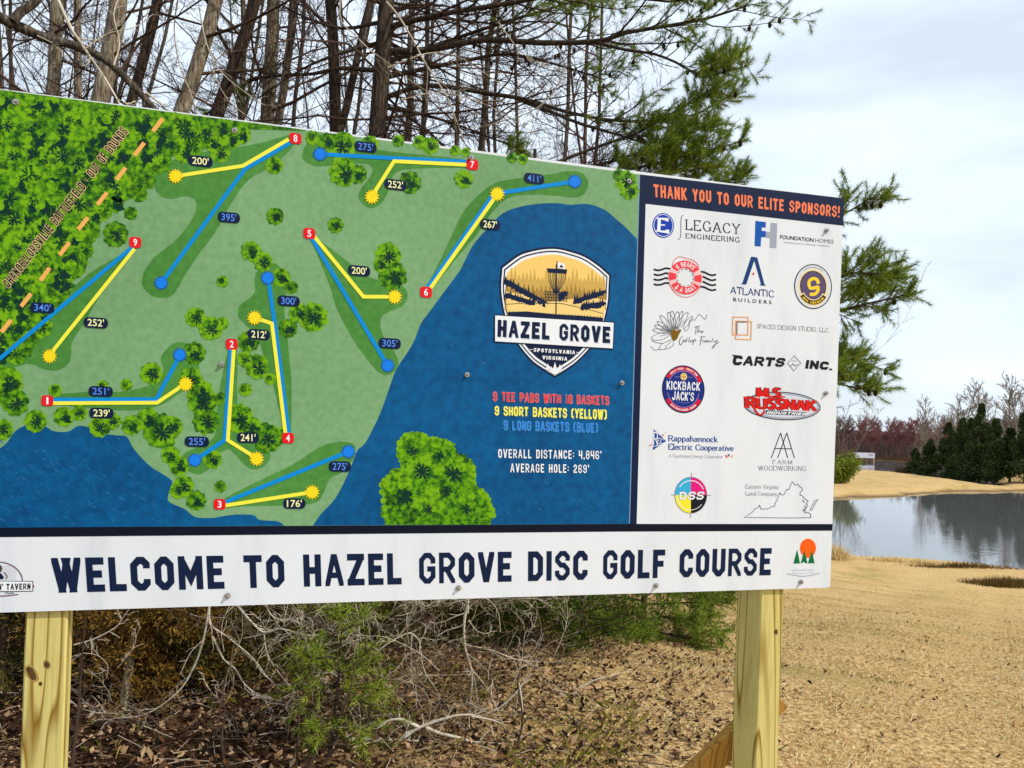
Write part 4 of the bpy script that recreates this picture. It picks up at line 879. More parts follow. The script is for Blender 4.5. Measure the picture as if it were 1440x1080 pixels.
def lg12(a):
    for s in ((965, 133, 903, 298), (965, 133, 1011, 298), (1005, 133, 945, 298), (1005, 133, 1055, 298), (927, 235, 1034, 237)): a.line(Z4(*s), 1.1, BLACK, 2)
    a.quadtext(roman_text('FARM', .1, .06, .4, .07), *Z4(915, 310, 1040, 312, 1040, 338, 915, 336), GREY, 2); a.quadtext(roman_text('WOODWORKING', .1, .06, .28, .06), *Z4(820, 348, 1130, 351, 1130, 381, 820, 378), GREY, 2)
logo(lg12, 'Farm Woodworking logo of two thin overlapping letters A')
def lg13(a):
    cx, cy = Z4(378, 540)[0]
    for c, a0 in (((58, 172, 214), 180), ((226, 24, 122), 270), ((26, 26, 30), 0), ((240, 228, 48), 90)):
        t = np.radians(np.linspace(a0, a0 + 90, 12)); a.poly([(cx, cy)] + [(cx + 22.4 * math.cos(u), cy + 25.2 * math.sin(u)) for u in t], ink('logo_quarter', c), 2)
    a.ring(cx, cy, 22.6, 25.4, .6, GREY, 2.5, tilt=0); a.ring(cx, cy + 1, 19.4, 21.4, 1.1, PW, 2.6, a0=215, a1=335, tilt=0); a.ring(cx, cy - 1, 19.6, 21.8, .8, PW, 2.6, a0=40, a1=170, tilt=0)
    for s in ((383, 394, 383, 425), (376, 655, 375, 688), (247, 539, 275, 540), (482, 542, 510, 542)): a.line(Z4(*s), .7, GREY, 2)
    a.quadtext(block_text('DSS', 1.0, .22, .2, .25, grow=.05), *Z4(305, 519, 468, 518, 458, 568, 303, 569), GREY, 3.2); a.quadtext(block_text('DSS', 1.0, .22, .2, .25), *Z4(305, 519, 468, 518, 458, 568, 303, 569), PW, 3.8)
logo(lg13, 'DSS logo, a disc in cyan, magenta, yellow and black')
def lg14(a):
    p = ink('pen_slate', (78, 82, 92))
    a.line(Z4(728, 686, 775, 655, 800, 628, 815, 622, 826, 605, 838, 632, 870, 628, 880, 632, 905, 615, 925, 613, 930, 592, 942, 570, 960, 524, 970, 538, 985, 538, 1005, 502, 1018, 505, 1028, 478, 1040, 452, 1052, 462, 1060, 476, 1078, 466, 1085, 482, 1102, 490, 1108, 510, 1092, 520, 1092, 540, 1108, 545, 1120, 562, 1145, 578, 1132, 590, 1140, 602, 1120, 612, 1130, 628, 1108, 636, 1128, 642, 1122, 656, 1142, 652, 1160, 664, 1162, 687, 1000, 689, 860, 687), .75, p, 2, False, True)
    a.line(Z4(1158, 640, 1166, 615, 1184, 588, 1186, 576, 1208, 570, 1200, 580, 1186, 605, 1172, 632), .75, p, 2, False, True); a.line(Z4(1108, 570, 1120, 590), 1, p, 2); a.line(Z4(1112, 648, 1142, 610), .9, p, 2)
    a.quadtext(roman_text('Eastern Virginia', .09, .05, .15, .03), *Z4(737, 470, 950, 475, 950, 500, 737, 497), GREY, 2); a.quadtext(roman_text('Land Company', .09, .05, .15, .03), *Z4(737, 515, 942, 519, 942, 545, 737, 542), GREY, 2)
logo(lg14, 'Eastern Virginia Land Company logo with a state outline')

# --- title strip
TITLE = 'WELCOME TO HAZEL GROVE DISC GOLF COURSE'; TQ = ((71.8, 784.6), (1085.3, 770.6), (1083.6, 808.8), (75.5, 833.6)); TA = (.6, .21, .14, .15)
_tp, TW = block_text(TITLE, *TA); tt_o = None; _x = 0.0
for i_, w_ in enumerate(TITLE.split()):
    _x1 = block_text(' '.join(TITLE.split()[:i_ + 1]), *TA)[1]
    tt = Art(); tt.quadtext(([q for q in _tp if _x - .02 <= np.mean([p[0] for p in q]) <= _x1 + .02], TW), *TQ, NAVY, 2); tt.build('title_word', sign); _x = _x1
def cl(a):
    Y = lambda *p: [(1100 + p[i] / 14.4, 750 + p[i + 1] / 14.4) for i in range(0, len(p), 2)]
    cx, cy = Y(520, 300)[0]; a.ell(cx, cy, 11.2, 13.4, ink('county_orange', (244, 96, 16)), 2, tilt=0); g = ink('county_green', (0, 108, 56))
    a.poly(Y(225, 610, 302, 330, 358, 608), g, 3); a.poly(Y(372, 608, 450, 335, 508, 606, 470, 600, 430, 575, 400, 600), g, 3); a.poly(Y(520, 606, 598, 335, 652, 604), g, 3)
    m = ink('county_mist', (176, 180, 190)); a.quadtext(roman_text('SPOTSYLVANIA COUNTY', .14, .1, .2, .0), *Y(210, 735, 640, 728, 640, 755, 210, 762), m, 2)
    a.line(Y(215, 780, 215, 800, 430, 812, 640, 790, 640, 770), .5, m, 2); a.line(Y(95, 815, 270, 850, 430, 870, 640, 835, 760, 800), 1.4, m, 2, True)
sub('county_logo', cl, sign, 'county logo of three green pines before an orange sun')
def tv(a):
    Y = lambda *p: [(p[i] / 15.43, 780 + p[i + 1] / 15.43) for i in range(0, len(p), 2)]
    pl = ink('tavern_plum', (120, 84, 104)); cx, cy = Y(-20, 560)[0]
    a.ring(cx, cy, 33, 26, 1.6, pl, 2, a0=180, a1=358)
    for k in range(9): a.line([(cx - 24 + abs(4 - k) * .6, cy - 20 + k * 2.2), (cx + 24, cy - 20 + k * 2.2)], .35, ink('tavern_rule', (190, 184, 194)), 2)
    a.poly(Y(-60, 400, -30, 380, 30, 410, 85, 480, 70, 530, -70, 530), NAVY, 2.6); a.ell(*Y(-5, 300)[0], 3.6, 5.2, ink('tavern_grey', (70, 66, 70)), 2.7); a.line(Y(90, 375, 160, 470, 125, 530), 1.4, pl, 2.6)
    a.poly(Y(-760, 555, 725, 572, 722, 795, -760, 815), BLACK, 3); a.poly(Y(-745, 568, 706, 586, 704, 780, -745, 800), PW, 3.5); a.poly(Y(706, 610, 745, 690, 706, 770), ink('tavern_wine', (104, 14, 68)), 4)
    a.quadtext(block_text('TAVERN', .6, .22, .16, .14), *Y(140, 628, 668, 622, 664, 752, 140, 766), BLACK, 4.4); a.quadtext(block_text("N'", .6, .22, .14, .14), *Y(-35, 632, 75, 630, 75, 768, -35, 770), BLACK, 4.4)
    a.quadtext(roman_text('Virginia', .16, .1, .12, .0, slant=.1), *Y(110, 810, 305, 808, 305, 845, 110, 848), NAVY, 3); a.line(Y(-300, 870, 0, 895, 200, 885, 400, 860), 1.5, pl, 3, True)
sub('tavern_logo', tv, sign, 'tavern logo with a framed name under a half ring')

# --- bolts
def bolt_geo():
    v, f = [], []
    prof = [(0, -.0122, 6), (.0045, -.0122, 6), (.0058, -.0105, 6), (.0058, -.004, 6)]
    n = 12
    rings = [(.0036, -.0118), (.0055, -.0105), (.006, -.009), (.006, -.0035), (.0105, -.0033), (.011, -.0022), (.011, .0005)]
    for r, y in rings:
        for i in range(n):
            rr = r * (1.0 if (i % 2 == 0 or r > .007) else .9)
            v.append((rr * math.cos(6.2832 * i / n), y, rr * math.sin(6.2832 * i / n)))
    f.append(list(range(n)))
    for k in range(len(rings) - 1):
        for i in range(n): f.append([k * n + i, k * n + (i + 1) % n, (k + 1) * n + (i + 1) % n, (k + 1) * n + i])
    return v, f
bm_, bn_, bl_, bb_ = base_mat('zinc', (.55, .54, .52), .32, .5); bb_.inputs['Metallic'].default_value = .9
bz = noise_mat('zinc_plated', [(.32, .29, .26), (.62, .6, .57)], nscale=180, rough=.34, spec=.5); bz.node_tree.nodes['Principled BSDF'].inputs['Metallic'].default_value = .85
bv, bf = bolt_geo(); b0 = None
for x, y in ((22, 143), (330, 183), (663, 221), (885, 254.5), (1163, 324), (312, 512), (657, 527), (875, 538.5), (1162, 553), (320, 838), (645, 827), (923, 823.5), (1127, 818.5)):
    p = ony(x, y, -.004)
    if b0 is None: b0 = mesh_obj('bolt', bv, bf, bz); b0.location = (0, 0, 0); o = b0
    else: o = b0.copy(); COL.objects.link(o)
    o.parent = sign; o.location = Vector((p[0], -.0015, p[2])) - sign.location; o.rotation_euler = (0, rnd.uniform(0, 3), 0); o.scale = (.66, .9, .66)

# --- posts and braces
def wood_mat(name, dark, light, knots=True):
    m, n, l, b = base_mat(name, light, .72, .18)
    t = n.new('ShaderNodeTexCoord')
    mpn = n.new('ShaderNodeMapping'); mpn.inputs['Scale'].default_value = (9, 9, .55); l.new(t.outputs['Object'], mpn.inputs['Vector'])
    z = n.new('ShaderNodeTexNoise'); z.inputs['Scale'].default_value = 1.0; z.inputs['Detail'].default_value = 1.5; z.inputs['Distortion'].default_value = .5
    l.new(mpn.outputs['Vector'], z.inputs['Vector'])
    w = n.new('ShaderNodeMath'); w.operation = 'MULTIPLY'; w.inputs[1].default_value = 13.0; l.new(z.outputs['Fac'], w.inputs[0])
    fr = n.new('ShaderNodeMath'); fr.operation = 'FRACT'; l.new(w.outputs[0], fr.inputs[0])
    c = n.new('ShaderNodeValToRGB'); e = c.color_ramp; e.elements[0].position = 0; e.elements[0].color = (*light, 1)
    e.elements[1].position = .62; e.elements[1].color = (*[v * .93 for v in light], 1); a_ = e.elements.new(.86); a_.color = (*dark, 1); a2 = e.elements.new(.97); a2.color = (*light, 1)
    l.new(fr.outputs[0], c.inputs['Fac'])
    z2 = n.new('ShaderNodeTexNoise'); z2.inputs['Scale'].default_value = 1.0; z2.inputs['Detail'].default_value = 3; mp2 = n.new('ShaderNodeMapping'); mp2.inputs['Scale'].default_value = (160, 160, 9)
    l.new(t.outputs['Object'], mp2.inputs['Vector']); l.new(mp2.outputs['Vector'], z2.inputs['Vector'])
    mx_ = n.new('ShaderNodeMix'); mx_.data_type = 'RGBA'; mx_.blend_type = 'MULTIPLY'; mx_.inputs['Factor'].default_value = .5
    c2 = n.new('ShaderNodeValToRGB'); c2.color_ramp.elements[0].position = .35; c2.color_ramp.elements[0].color = (.72, .68, .6, 1); c2.color_ramp.elements[1].position = .6; c2.color_ramp.elements[1].color = (1, 1, 1, 1)
    l.new(z2.outputs['Fac'], c2.inputs['Fac']); l.new(c.outputs['Color'], mx_.inputs['A']); l.new(c2.outputs['Color'], mx_.inputs['B'])
    l.new(mx_.outputs['Result'], b.inputs['Base Color'])
    bp = n.new('ShaderNodeBump'); bp.inputs['Strength'].default_value = .12; bp.inputs['Distance'].default_value = .003; l.new(z2.outputs['Fac'], bp.inputs['Height']); l.new(bp.outputs['Normal'], b.inputs['Normal'])
    return m
M_POST = wood_mat('treated_pine', rgb(140, 104, 28), rgb(216, 200, 122)); M_BRACE = wood_mat('weathered_brace', rgb(140, 92, 30), rgb(190, 142, 66))
def bar(p0, p1, up, w, d, ch=.004):
    """a squared timber from p0 to p1 with eased edges; w across `side`, d along up"""
    p0, p1, up = Vector(p0), Vector(p1), Vector(up); z = (p1 - p0).normalized(); s = z.cross(up).normalized(); u = s.cross(z)
    a, b = w / 2, d / 2; P = [(-a + ch, -b), (a - ch, -b), (a, -b + ch), (a, b - ch), (a - ch, b), (-a + ch, b), (-a, b - ch), (-a, -b + ch)]
    v = [p0 + s * x + u * y for x, y in P] + [p1 + s * x + u * y for x, y in P]
    f = [list(range(7, -1, -1)), list(range(8, 16))] + [[i, (i + 1) % 8, (i + 1) % 8 + 8, i + 8] for i in range(8)]
    return [tuple(q) for q in v], f
YF = .0125
lx0, lx1 = ony(35.3, 862, YF)[0], ony(95, 862, YF)[0]
rx0, rx1 = ony(1070, 838, YF)[0], ony(1102.5, 838, YF)[0]
print('posts', lx0, lx1, rx0, rx1)
KN = noise_mat('knot', [(.05, .025, .008), (.13, .065, .02)], nscale=60, rough=.8)
KH = noise_mat('knot_halo', [(.36, .22, .06), (.46, .3, .09)], nscale=40, rough=.8)
def knot(px, py, rx, ry, rot, y, parent):
    a = Art(); c, s = math.cos(rot), math.sin(rot)
    v, f = [], []
    for k, (q, m) in enumerate(((1.45, 0), (1.0, 1))):
        i0 = len(v)
        for i in range(14):
            t = 6.2832 * i / 14; j = rnd.uniform(.85, 1.12); x_, y_ = rx * q * j * math.cos(t), ry * q * j * math.sin(t)
            p = ony(px + x_ * c - y_ * s, py + x_ * s + y_ * c, y); v.append((p[0], y - .0004 - k * .0005, p[2]))
        f.append(list(range(i0, i0 + 14)))
    mesh_obj('knot', v, f, [KH, KN], parent, [0, 1])
for x0, x1, dep in ((lx0, lx1, .052), (rx0, rx1, .132)):
    lean = 0.0
    v, f = bar(((x0 + x1) / 2, YF + dep / 2, -.35), ((x0 + x1) / 2, YF + dep / 2, 2.2), (0, 1, 0), x1 - x0, dep)
    po = mesh_obj('post', v, f, M_POST, sign)
    if x0 < 1:
        for k in ((44.5, 947, 5.2, 10.5, -.5), (66, 934.5, 3.6, 5, -.2), (57, 961.5, 2.2, 2.6, 0)): knot(*k, YF, po)
    else:
        for k in ((1091, 888.5, 2.3, 3.2, 0),): knot(*k, YF, po)
xb = (rx0 + rx1) / 2
q0 = at(1094, 980, 2.52); q1 = at(925, 1140, 2.52)
v, f = bar(q0, q1, (0, 1, 0), .085, .038); mesh_obj('brace', v, f, M_BRACE, sign)
v, f = bar((lx0 - .008, .13, 1.045), (lx0 - .012, .72, -.3), (1, 0, 0), .075, .03); mesh_obj('brace', v, f, M_BRACE, sign)
for zz in (1.5, 2.0):
    v, f = bar((SL + .02, .0125 + .019, zz), (SR - .02, .0125 + .019, zz), (0, 0, 1), .036, .08)
    if 0: mesh_obj('rail', v, f, M_POST, sign)
# ---------------------------------------------------------------- woodland
vr = random.Random(21)
class Tubes:
    def __init__(self): self.v = []; self.f = []; self.n = 0
    def add(self, pts, rad, sides=5, cap=True):
        P = np.asarray(pts, float); R = np.asarray(rad, float); n = len(P)
        T = np.gradient(P, axis=0); T /= np.linalg.norm(T, axis=1)[:, None] + 1e-9
        ref = np.array([.31, .52, .8]) if abs(T[0] @ np.array([.31, .52, .8])) < .92 else np.array([1., 0, 0])
        U = np.cross(T, ref); U /= np.linalg.norm(U, axis=1)[:, None] + 1e-9; W = np.cross(T, U)
        a = np.arange(sides) * 2 * math.pi / sides
        ring = P[:, None, :] + R[:, None, None] * (np.cos(a)[None, :, None] * U[:, None, :] + np.sin(a)[None, :, None] * W[:, None, :])
        self.v.append(ring.reshape(-1, 3))
        i, j = np.meshgrid(np.arange(n - 1), np.arange(sides), indexing='ij'); j2 = (j + 1) % sides
        self.f.append(np.stack([i * sides + j, i * sides + j2, (i + 1) * sides + j2, (i + 1) * sides + j], -1).reshape(-1, 4) + self.n)
        self.n += n * sides
    def build(self, name, mat, parent=None, smooth=True, origin=None):
        if not self.v: return None
        return mesh_obj(name, np.concatenate(self.v), np.concatenate(self.f), mat, parent, smooth=smooth, origin=origin)
def limb(p, d, L, r0, n=6, wig=.12, up=.0, droop=.0, rr=vr, r1=.35):
    """a wavering path; returns points and radii"""
    p = np.array(p, float); d = np.array(d, float); d /= np.linalg.norm(d); P = [p.copy()]
    for i in range(n):
        d = d + np.array([rr.gauss(0, wig), rr.gauss(0, wig), rr.gauss(0, wig) + up - droop * i / n]); d /= np.linalg.norm(d)
        p = p + d * L / n; P.append(p.copy())
    return np.array(P), np.linspace(r0, r0 * r1, n + 1)
def side_dir(d, ang, rr=vr):
    d = np.array(d) / np.linalg.norm(d); a = np.array([rr.gauss(0, 1), rr.gauss(0, 1), rr.gauss(0, 1)]); a -= d * (a @ d); a /= np.linalg.norm(a)
    return d * math.cos(ang) + a * math.sin(ang)
def grow(T, P, R, level, rr=vr, n=(7, 5, 4), Lk=.55, ang=.8, up=.05, rmin=.0022, start=.25, wig=.14, droop=0.0):
    """side shoots along a limb, and shoots along those"""
    if level <= 0: return
    L = np.linalg.norm(P[1:] - P[:-1], axis=1).sum()
    for i in range(n[-level]):
        f = start + (1 - start) * (i + rr.random()) / n[-level]; x = f * (len(P) - 1); k = min(int(x), len(P) - 2); t = x - k
        p = P[k] + (P[k + 1] - P[k]) * t; d = P[k + 1] - P[k]; r = max(rmin, (R[k] + (R[k + 1] - R[k]) * t) * rr.uniform(.4, .6))
        ll = L * Lk * rr.uniform(.5, 1.1) * (1 - .45 * f)
        Q, q = limb(p, side_dir(d, ang * rr.uniform(.6, 1.25), rr), ll, r, 5 if level > 1 else 4, wig, up, droop, rr, .3)
        T.add(Q, np.maximum(q, rmin * .7), 4 if level > 1 else 3)
        grow(T, Q, q, level - 1, rr, n, Lk, ang, up, rmin, .15, wig, droop)
M_BARK = noise_mat('bark_grey', [rgb(26, 22, 18), rgb(78, 68, 57), rgb(146, 133, 112)], scale=(9, 9, 1.3), nscale=5.5, detail=6, bump=.9, nrough=.7)
M_BARKD = noise_mat('bark_dark', [rgb(22, 18, 15), rgb(62, 51, 42), rgb(112, 96, 78)], scale=(9, 9, 1.3), nscale=5.5, detail=6, bump=.9, nrough=.7)
M_BARKL = noise_mat('bark_pale', [rgb(52, 44, 36), rgb(126, 112, 92), rgb(186, 172, 146)], scale=(9, 9, 1.3), nscale=6, detail=6, bump=.9, nrough=.7)
M_TWIG = noise_mat('twig_brown', [rgb(52, 38, 30), rgb(94, 72, 58)], nscale=3)
M_TWIGR = noise_mat('twig_red', [rgb(72, 42, 38), rgb(118, 78, 68)], nscale=3)
M_PALE = noise_mat('dead_wood', [rgb(138, 122, 100), rgb(196, 182, 158), rgb(222, 212, 192)], nscale=5, detail=5)
M_GREYW = noise_mat('dead_wood_grey', [rgb(92, 80, 66), rgb(150, 136, 116), rgb(186, 174, 154)], nscale=5, detail=5)
M_DEADD = noise_mat('dead_wood_brown', [rgb(74, 56, 42), rgb(128, 104, 80)], nscale=5, detail=5)
G_W = 'leafless trees of the wood behind the sign'
def trunk_line(x0, x1, ytop, dep, lean_y=0.0):
    a = at(x0, 0, dep); b = at(x1, ytop, dep); d = (a - b) / (a[2] - b[2])
    gx = b - d * b[2]
    gz = float(land_z(gx[0], gx[1])); base = b + d * (gz - .05 - b[2])
    return base, d
def bare_tree(x0, x1, w, dep, label, mat=None, twig=None, height=None, nb=13, dens=(5, 6, 5), seed=None, low=2.3, parts=True, fork=None):
    rr = random.Random(seed if seed is not None else int(x0 * 7 + 13))
    mat = mat or M_BARK; twig = twig or M_TWIG
    base, d = trunk_line(x0, x1, 125 + .13 * x1, dep)
    height = 1.6 - base[2] + 690 / FPX * dep; nb = int(nb * 1.25)
    t = empty('bare_tree', base, label, 'tree', G_W)
    r = w / FPX * dep / 2
    zs = np.concatenate([[0, .25, .7, 1.5], np.linspace(2.4, height, 9)])
    P = np.array([base + d * z + np.array([math.sin(z * 1.1 + x0) * .045 + math.sin(z * 2.3 + x0 * 2) * .02, math.cos(z * .9 + x0) * .03, 0]) * (1 if z > 2 else 0) for z in zs])
    R = np.array([r * (1.5 if z == 0 else 1.25 if z < .3 else 1.1 if z < 1 else (1.04 - .055 * max(0, z - 3))) for z in zs]); R = np.maximum(R, r * .45)
    R *= np.array([rr.uniform(.95, 1.06) for _ in zs])
    T = Tubes(); T.add(P, R, 10)
    if fork:
        for (za, dx, ln) in fork:
            i = np.searchsorted(zs, za); Q, q = limb(P[i], (dx, rr.uniform(-.2, .2), 1.0), ln, R[i] * .72, 8, .06, .06, 0, rr, .5); T.add(Q, q, 7)
            Tb = Q
    T.build('trunk', mat, t)
    C = Tubes()
    for i in range(nb):
        z = low - base[2] + (height - low + base[2] - .3) * (i + rr.random() * .8) / nb
        k = min(np.searchsorted(zs, z), len(zs) - 1); p = base + d * z
        a = rr.uniform(0, 6.28); el = rr.uniform(.1, .8)
        L = rr.uniform(.8, 2.1) * (1.15 if z > 4 else .9)
        Q, q = limb(p, (math.cos(a), math.sin(a), el), L, min(r * .42, rr.uniform(.008, .022)), 6, .13, .07, 0, rr, .25)
        C.add(Q, q, 5); grow(C, Q, q, 3, rr, dens, .55, .75, .06, .0024)
    C.build('branches', twig, t)
    return t
# thick trunks, left to right
bare_tree(3, 2, 9, 10.5, 'slim leafless trunk touching the photo\'s left edge above the board', M_BARK, nb=9)
bare_tree(12, 10, 6, 12.5, 'very thin trunk just right of the leftmost one', M_BARKD, nb=8)
bare_tree(77, 66, 18.5, 8.5, 'straight trunk left of the paired slimmer trunks at upper left', M_BARKL, nb=12)
bare_tree(91, 85, 8, 12.5, 'thin trunk squeezed between two thicker trunks at upper left', M_BARKD, nb=8)
bare_tree(108, 105, 12, 10.5, 'medium trunk crossed by the sloping limb at upper left', M_BARKL, nb=10)
bare_tree(158, 143, 25, 7.4, 'thickest pale trunk with ridged bark above the battlefield lettering', M_BARKL, nb=12)
bare_tree(180, 164, 4.5, 9.5, 'pole thin dark stem right of the thickest pale trunk', M_BARKD, nb=8)
bare_tree(214, 187, 15, 8.3, 'leaning dark trunk above the tan dashes of the map', M_BARKD, nb=12)
bare_tree(296, 257, 22, 8.0, 'strongly leaning thick trunk above the 200 foot label', M_BARKL, nb=13)
bare_tree(352, 309, 20, 8.6, 'leaning trunk with dark branches left of the number 8 marker', M_BARKD, nb=13, dens=(6, 6, 5))
bare_tree(338, 341, 9, 11.5, 'slim upright trunk standing behind two leaning ones', M_BARK, nb=9)
bare_tree(386, 373, 20, 9.0, 'thick grey trunk rising above the number 8 marker', M_BARKL, nb=13)
bare_tree(408, 393, 13, 10.0, 'medium trunk close on the right of the grey one above marker 8', M_BARK, nb=11)
bare_tree(425, 416, 7, 12.5, 'thin trunk in the gap right of the number 8 marker', M_BARKD, nb=9)
bare_tree(468, 470, 18, 9.0, 'dark upright trunk with side limbs above the blue star near marker 8', M_BARKD, nb=14, dens=(6, 6, 5), fork=[(4.6, .25, 4)])
bare_tree(578, 571, 12, 11.0, 'slender trunk just right of the big dark pine trunk', M_BARK, nb=11, dens=(6, 6, 5))
bare_tree(604, 592, 9, 12.0, 'thin trunk in the tangle above the 252 foot label', M_BARKD, nb=11, dens=(6, 6, 5))
bare_tree(648, 640, 8, 12.5, 'thin trunk in the tangle left of the number 7 marker', M_BARK, nb=11, dens=(6, 6, 5))
bare_tree(700, 676, 11, 11.5, 'leaning trunk in the tangle above the number 7 marker', M_BARKD, nb=12, dens=(6, 6, 5))
bare_tree(722, 726, 6, 13.0, 'thin upright trunk right of the number 7 marker', M_BARK, nb=11, dens=(6, 6, 5))
bare_tree(803, 793, 7, 13.0, 'slim trunk above the 411 foot label', M_BARK, nb=12, dens=(6, 6, 5))
bare_tree(846, 838, 6, 13.5, 'slim trunk at the right end of the wood above the sponsor heading', M_BARKD, M_TWIGR, nb=11, dens=(6, 6, 5))
# slim trees further back
for k in range(15):
    x = 20 + k * 58 + vr.uniform(-22, 22); bare_tree(x, x + vr.uniform(-34, 34), vr.uniform(3, 7), vr.uniform(13.5, 18), 'slim leafless tree further back among the thicker trunks of the wood', (M_BARK, M_BARKD)[k % 2], (M_TWIG, M_TWIGR)[k % 2], nb=12, dens=(6, 6, 3), seed=900 + k)
# young brush
for k in range(30):
    x = 440 + k * 15.5 + vr.uniform(-8, 8); dep = vr.uniform(8.2, 11.5)
    rr = random.Random(500 + k)
    b = at(x, 600, dep); g = np.array([b[0], b[1], float(land_z(b[0], b[1])) - .03]); T = Tubes()
    for s in range(rr.choice((2, 3, 3))):
        Q, q = limb(g + np.array([rr.uniform(-.08, .08), rr.uniform(-.08, .08), 0]), (rr.uniform(-.4, .4), rr.uniform(-.3, .3), 1), rr.uniform(3.2, 6.2), rr.uniform(.006, .015), 11, .13, .04, 0, rr, .15)
        T.add(Q, q, 5); grow(T, Q, q, 3, rr, (11, 6, 4), .3, .7, .05, .0022, .3)
    o = T.build('leafless_sapling', M_TWIGR if k % 2 else M_TWIG, None, origin=tuple(g)); tag(o, 'thin leafless sapling in the dense brush above the number 7 marker and the crest', 'sapling', 'saplings in the brush behind the sign')
# big sloping limb of the tree standing left of the photo
def px_path(pts, dep, dd=0.0, sub=4):
    n = len(pts); P = np.array([at(x, y, dep + dd * i / max(1, n - 1)) for i, (x, y) in enumerate(pts)])
    out = []
    for i in range(n - 1):
        p0 = P[i - 1] if i else 2 * P[0] - P[1]; p1, p2 = P[i], P[i + 1]; p3 = P[i + 2] if i + 2 < n else 2 * P[-1] - P[-2]
        for k in range(sub):
            t = k / sub; out.append(.5 * (2 * p1 + (p2 - p0) * t + (2 * p0 - 5 * p1 + 4 * p2 - p3) * t * t + (3 * p1 - p0 - 3 * p2 + p3) * t ** 3))
    out.append(P[-1]); return np.array(out)
def limb_tree():
    dep = 5.6
    b = at(-95, 600, dep + .3); base = np.array([b[0], b[1], -.05]); t = empty('bare_tree', base, 'mostly unseen tree at left whose thick limb slopes down behind the board', 'tree', G_W)
    T = Tubes(); P = np.array([base, base + [0.02, 0, 1], base + [.0, 0, 2.4], at(-75, 20, dep + .2), at(-70, -200, dep + .3), at(-60, -420, dep + .4)]); T.add(P, [.2, .17, .15, .13, .1, .07], 10); T.build('trunk', M_BARK, t)
    L = Tubes(); P = px_path([(-75, 15), (-30, 14), (0, 25), (32, 40), (65, 54), (100, 63), (140, 79), (175, 108), (215, 151), (262, 205), (330, 300)], dep, .4)
    L.add(P, np.linspace(.046, .02, len(P)) * np.array([vr.uniform(.93, 1.07) for _ in P]), 9)
    Q = px_path([(18, 30), (30, 16), (46, 6), (62, -14), (80, -60)], dep, .1); L.add(Q, np.linspace(.034, .022, len(Q)), 8)
    L.build('limb', M_BARK, t)
    S = Tubes(); rr = random.Random(3)
    for pts, r in (([(78, -8), (100, 40), (112, 58), (130, 85), (146, 108), (168, 146), (182, 180)], .012), ([(205, 130), (228, 148), (236, 160)], .008), ([(170, 141), (180, 146), (190, 142)], .006), ([(52, 50), (75, 62), (95, 84)], .004), ([(118, 70), (150, 48), (190, 38), (215, 20)], .005), ([(160, 92), (168, 60), (160, 20), (170, -10)], .006)):
        P = px_path(pts, dep - .1, .15); q = np.linspace(r, r * .5, len(P)); S.add(P, q, 6); grow(S, P, q, 2, rr, (5, 4), .35, .7, .05, .0018)
    S.build('branches', M_PALE, t)
limb_tree()

# ---------------------------------------------------------------- pines
M_NEED = noise_mat('pine_needles', [rgb(26, 46, 10), rgb(68, 106, 18), rgb(118, 150, 34), rgb(170, 184, 62), rgb(176, 156, 80)], nscale=1.4, rough=.6, island=.6, spec=.25, trans=.3)
M_NEEDY = noise_mat('seedling_needles', [rgb(64, 92, 12), rgb(122, 152, 26), rgb(174, 188, 48), rgb(208, 206, 92)], nscale=1.4, rough=.6, island=.6, spec=.25, trans=.35)
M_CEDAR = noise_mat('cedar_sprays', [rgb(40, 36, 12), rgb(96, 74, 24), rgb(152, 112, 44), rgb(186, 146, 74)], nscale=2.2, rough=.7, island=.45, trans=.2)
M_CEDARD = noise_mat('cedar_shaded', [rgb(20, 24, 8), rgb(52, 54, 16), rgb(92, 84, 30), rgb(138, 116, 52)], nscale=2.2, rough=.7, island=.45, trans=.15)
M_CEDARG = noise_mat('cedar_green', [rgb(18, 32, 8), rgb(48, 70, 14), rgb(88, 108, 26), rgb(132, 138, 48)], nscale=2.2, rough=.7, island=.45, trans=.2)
M_CONE = noise_mat('pine_cone', [rgb(30, 20, 14), rgb(70, 50, 36)], nscale=60)
def needles(V, F, tips, dirs, rr, n=20, L=.085, w=.0016):
    m = len(tips)
    tips = np.repeat(np.asarray(tips), n, 0); dirs = np.repeat(np.asarray(dirs), n, 0)
    g = rr.normal(0, 1, (m * n, 3)); d = dirs * .75 + g * .62; d /= np.linalg.norm(d, axis=1)[:, None]
    b = tips - dirs * (rr.random((m * n, 1)) * .07)
    s = np.cross(d, rr.normal(0, 1, (m * n, 3))); s /= np.linalg.norm(s, axis=1)[:, None]
    l = L * rr.uniform(.7, 1.1, (m * n, 1)); e = b + d * l + np.array([0, 0, -.006])
    v = np.stack([b - s * w, b + s * w, e], 1).reshape(-1, 3)
    V.append(v)
_cm = []
def cone_mesh():
    if not _cm:
        T = Tubes(); T.add(np.array([[0, 0, .034], [0, 0, .02], [0, 0, .004], [0, 0, -.016], [0, 0, -.03]]), [.003, .014, .02, .017, .005], 8); o = T.build('cone', M_CONE, None); _cm.append(o.data); bpy.data.objects.remove(o)
    return _cm[0]
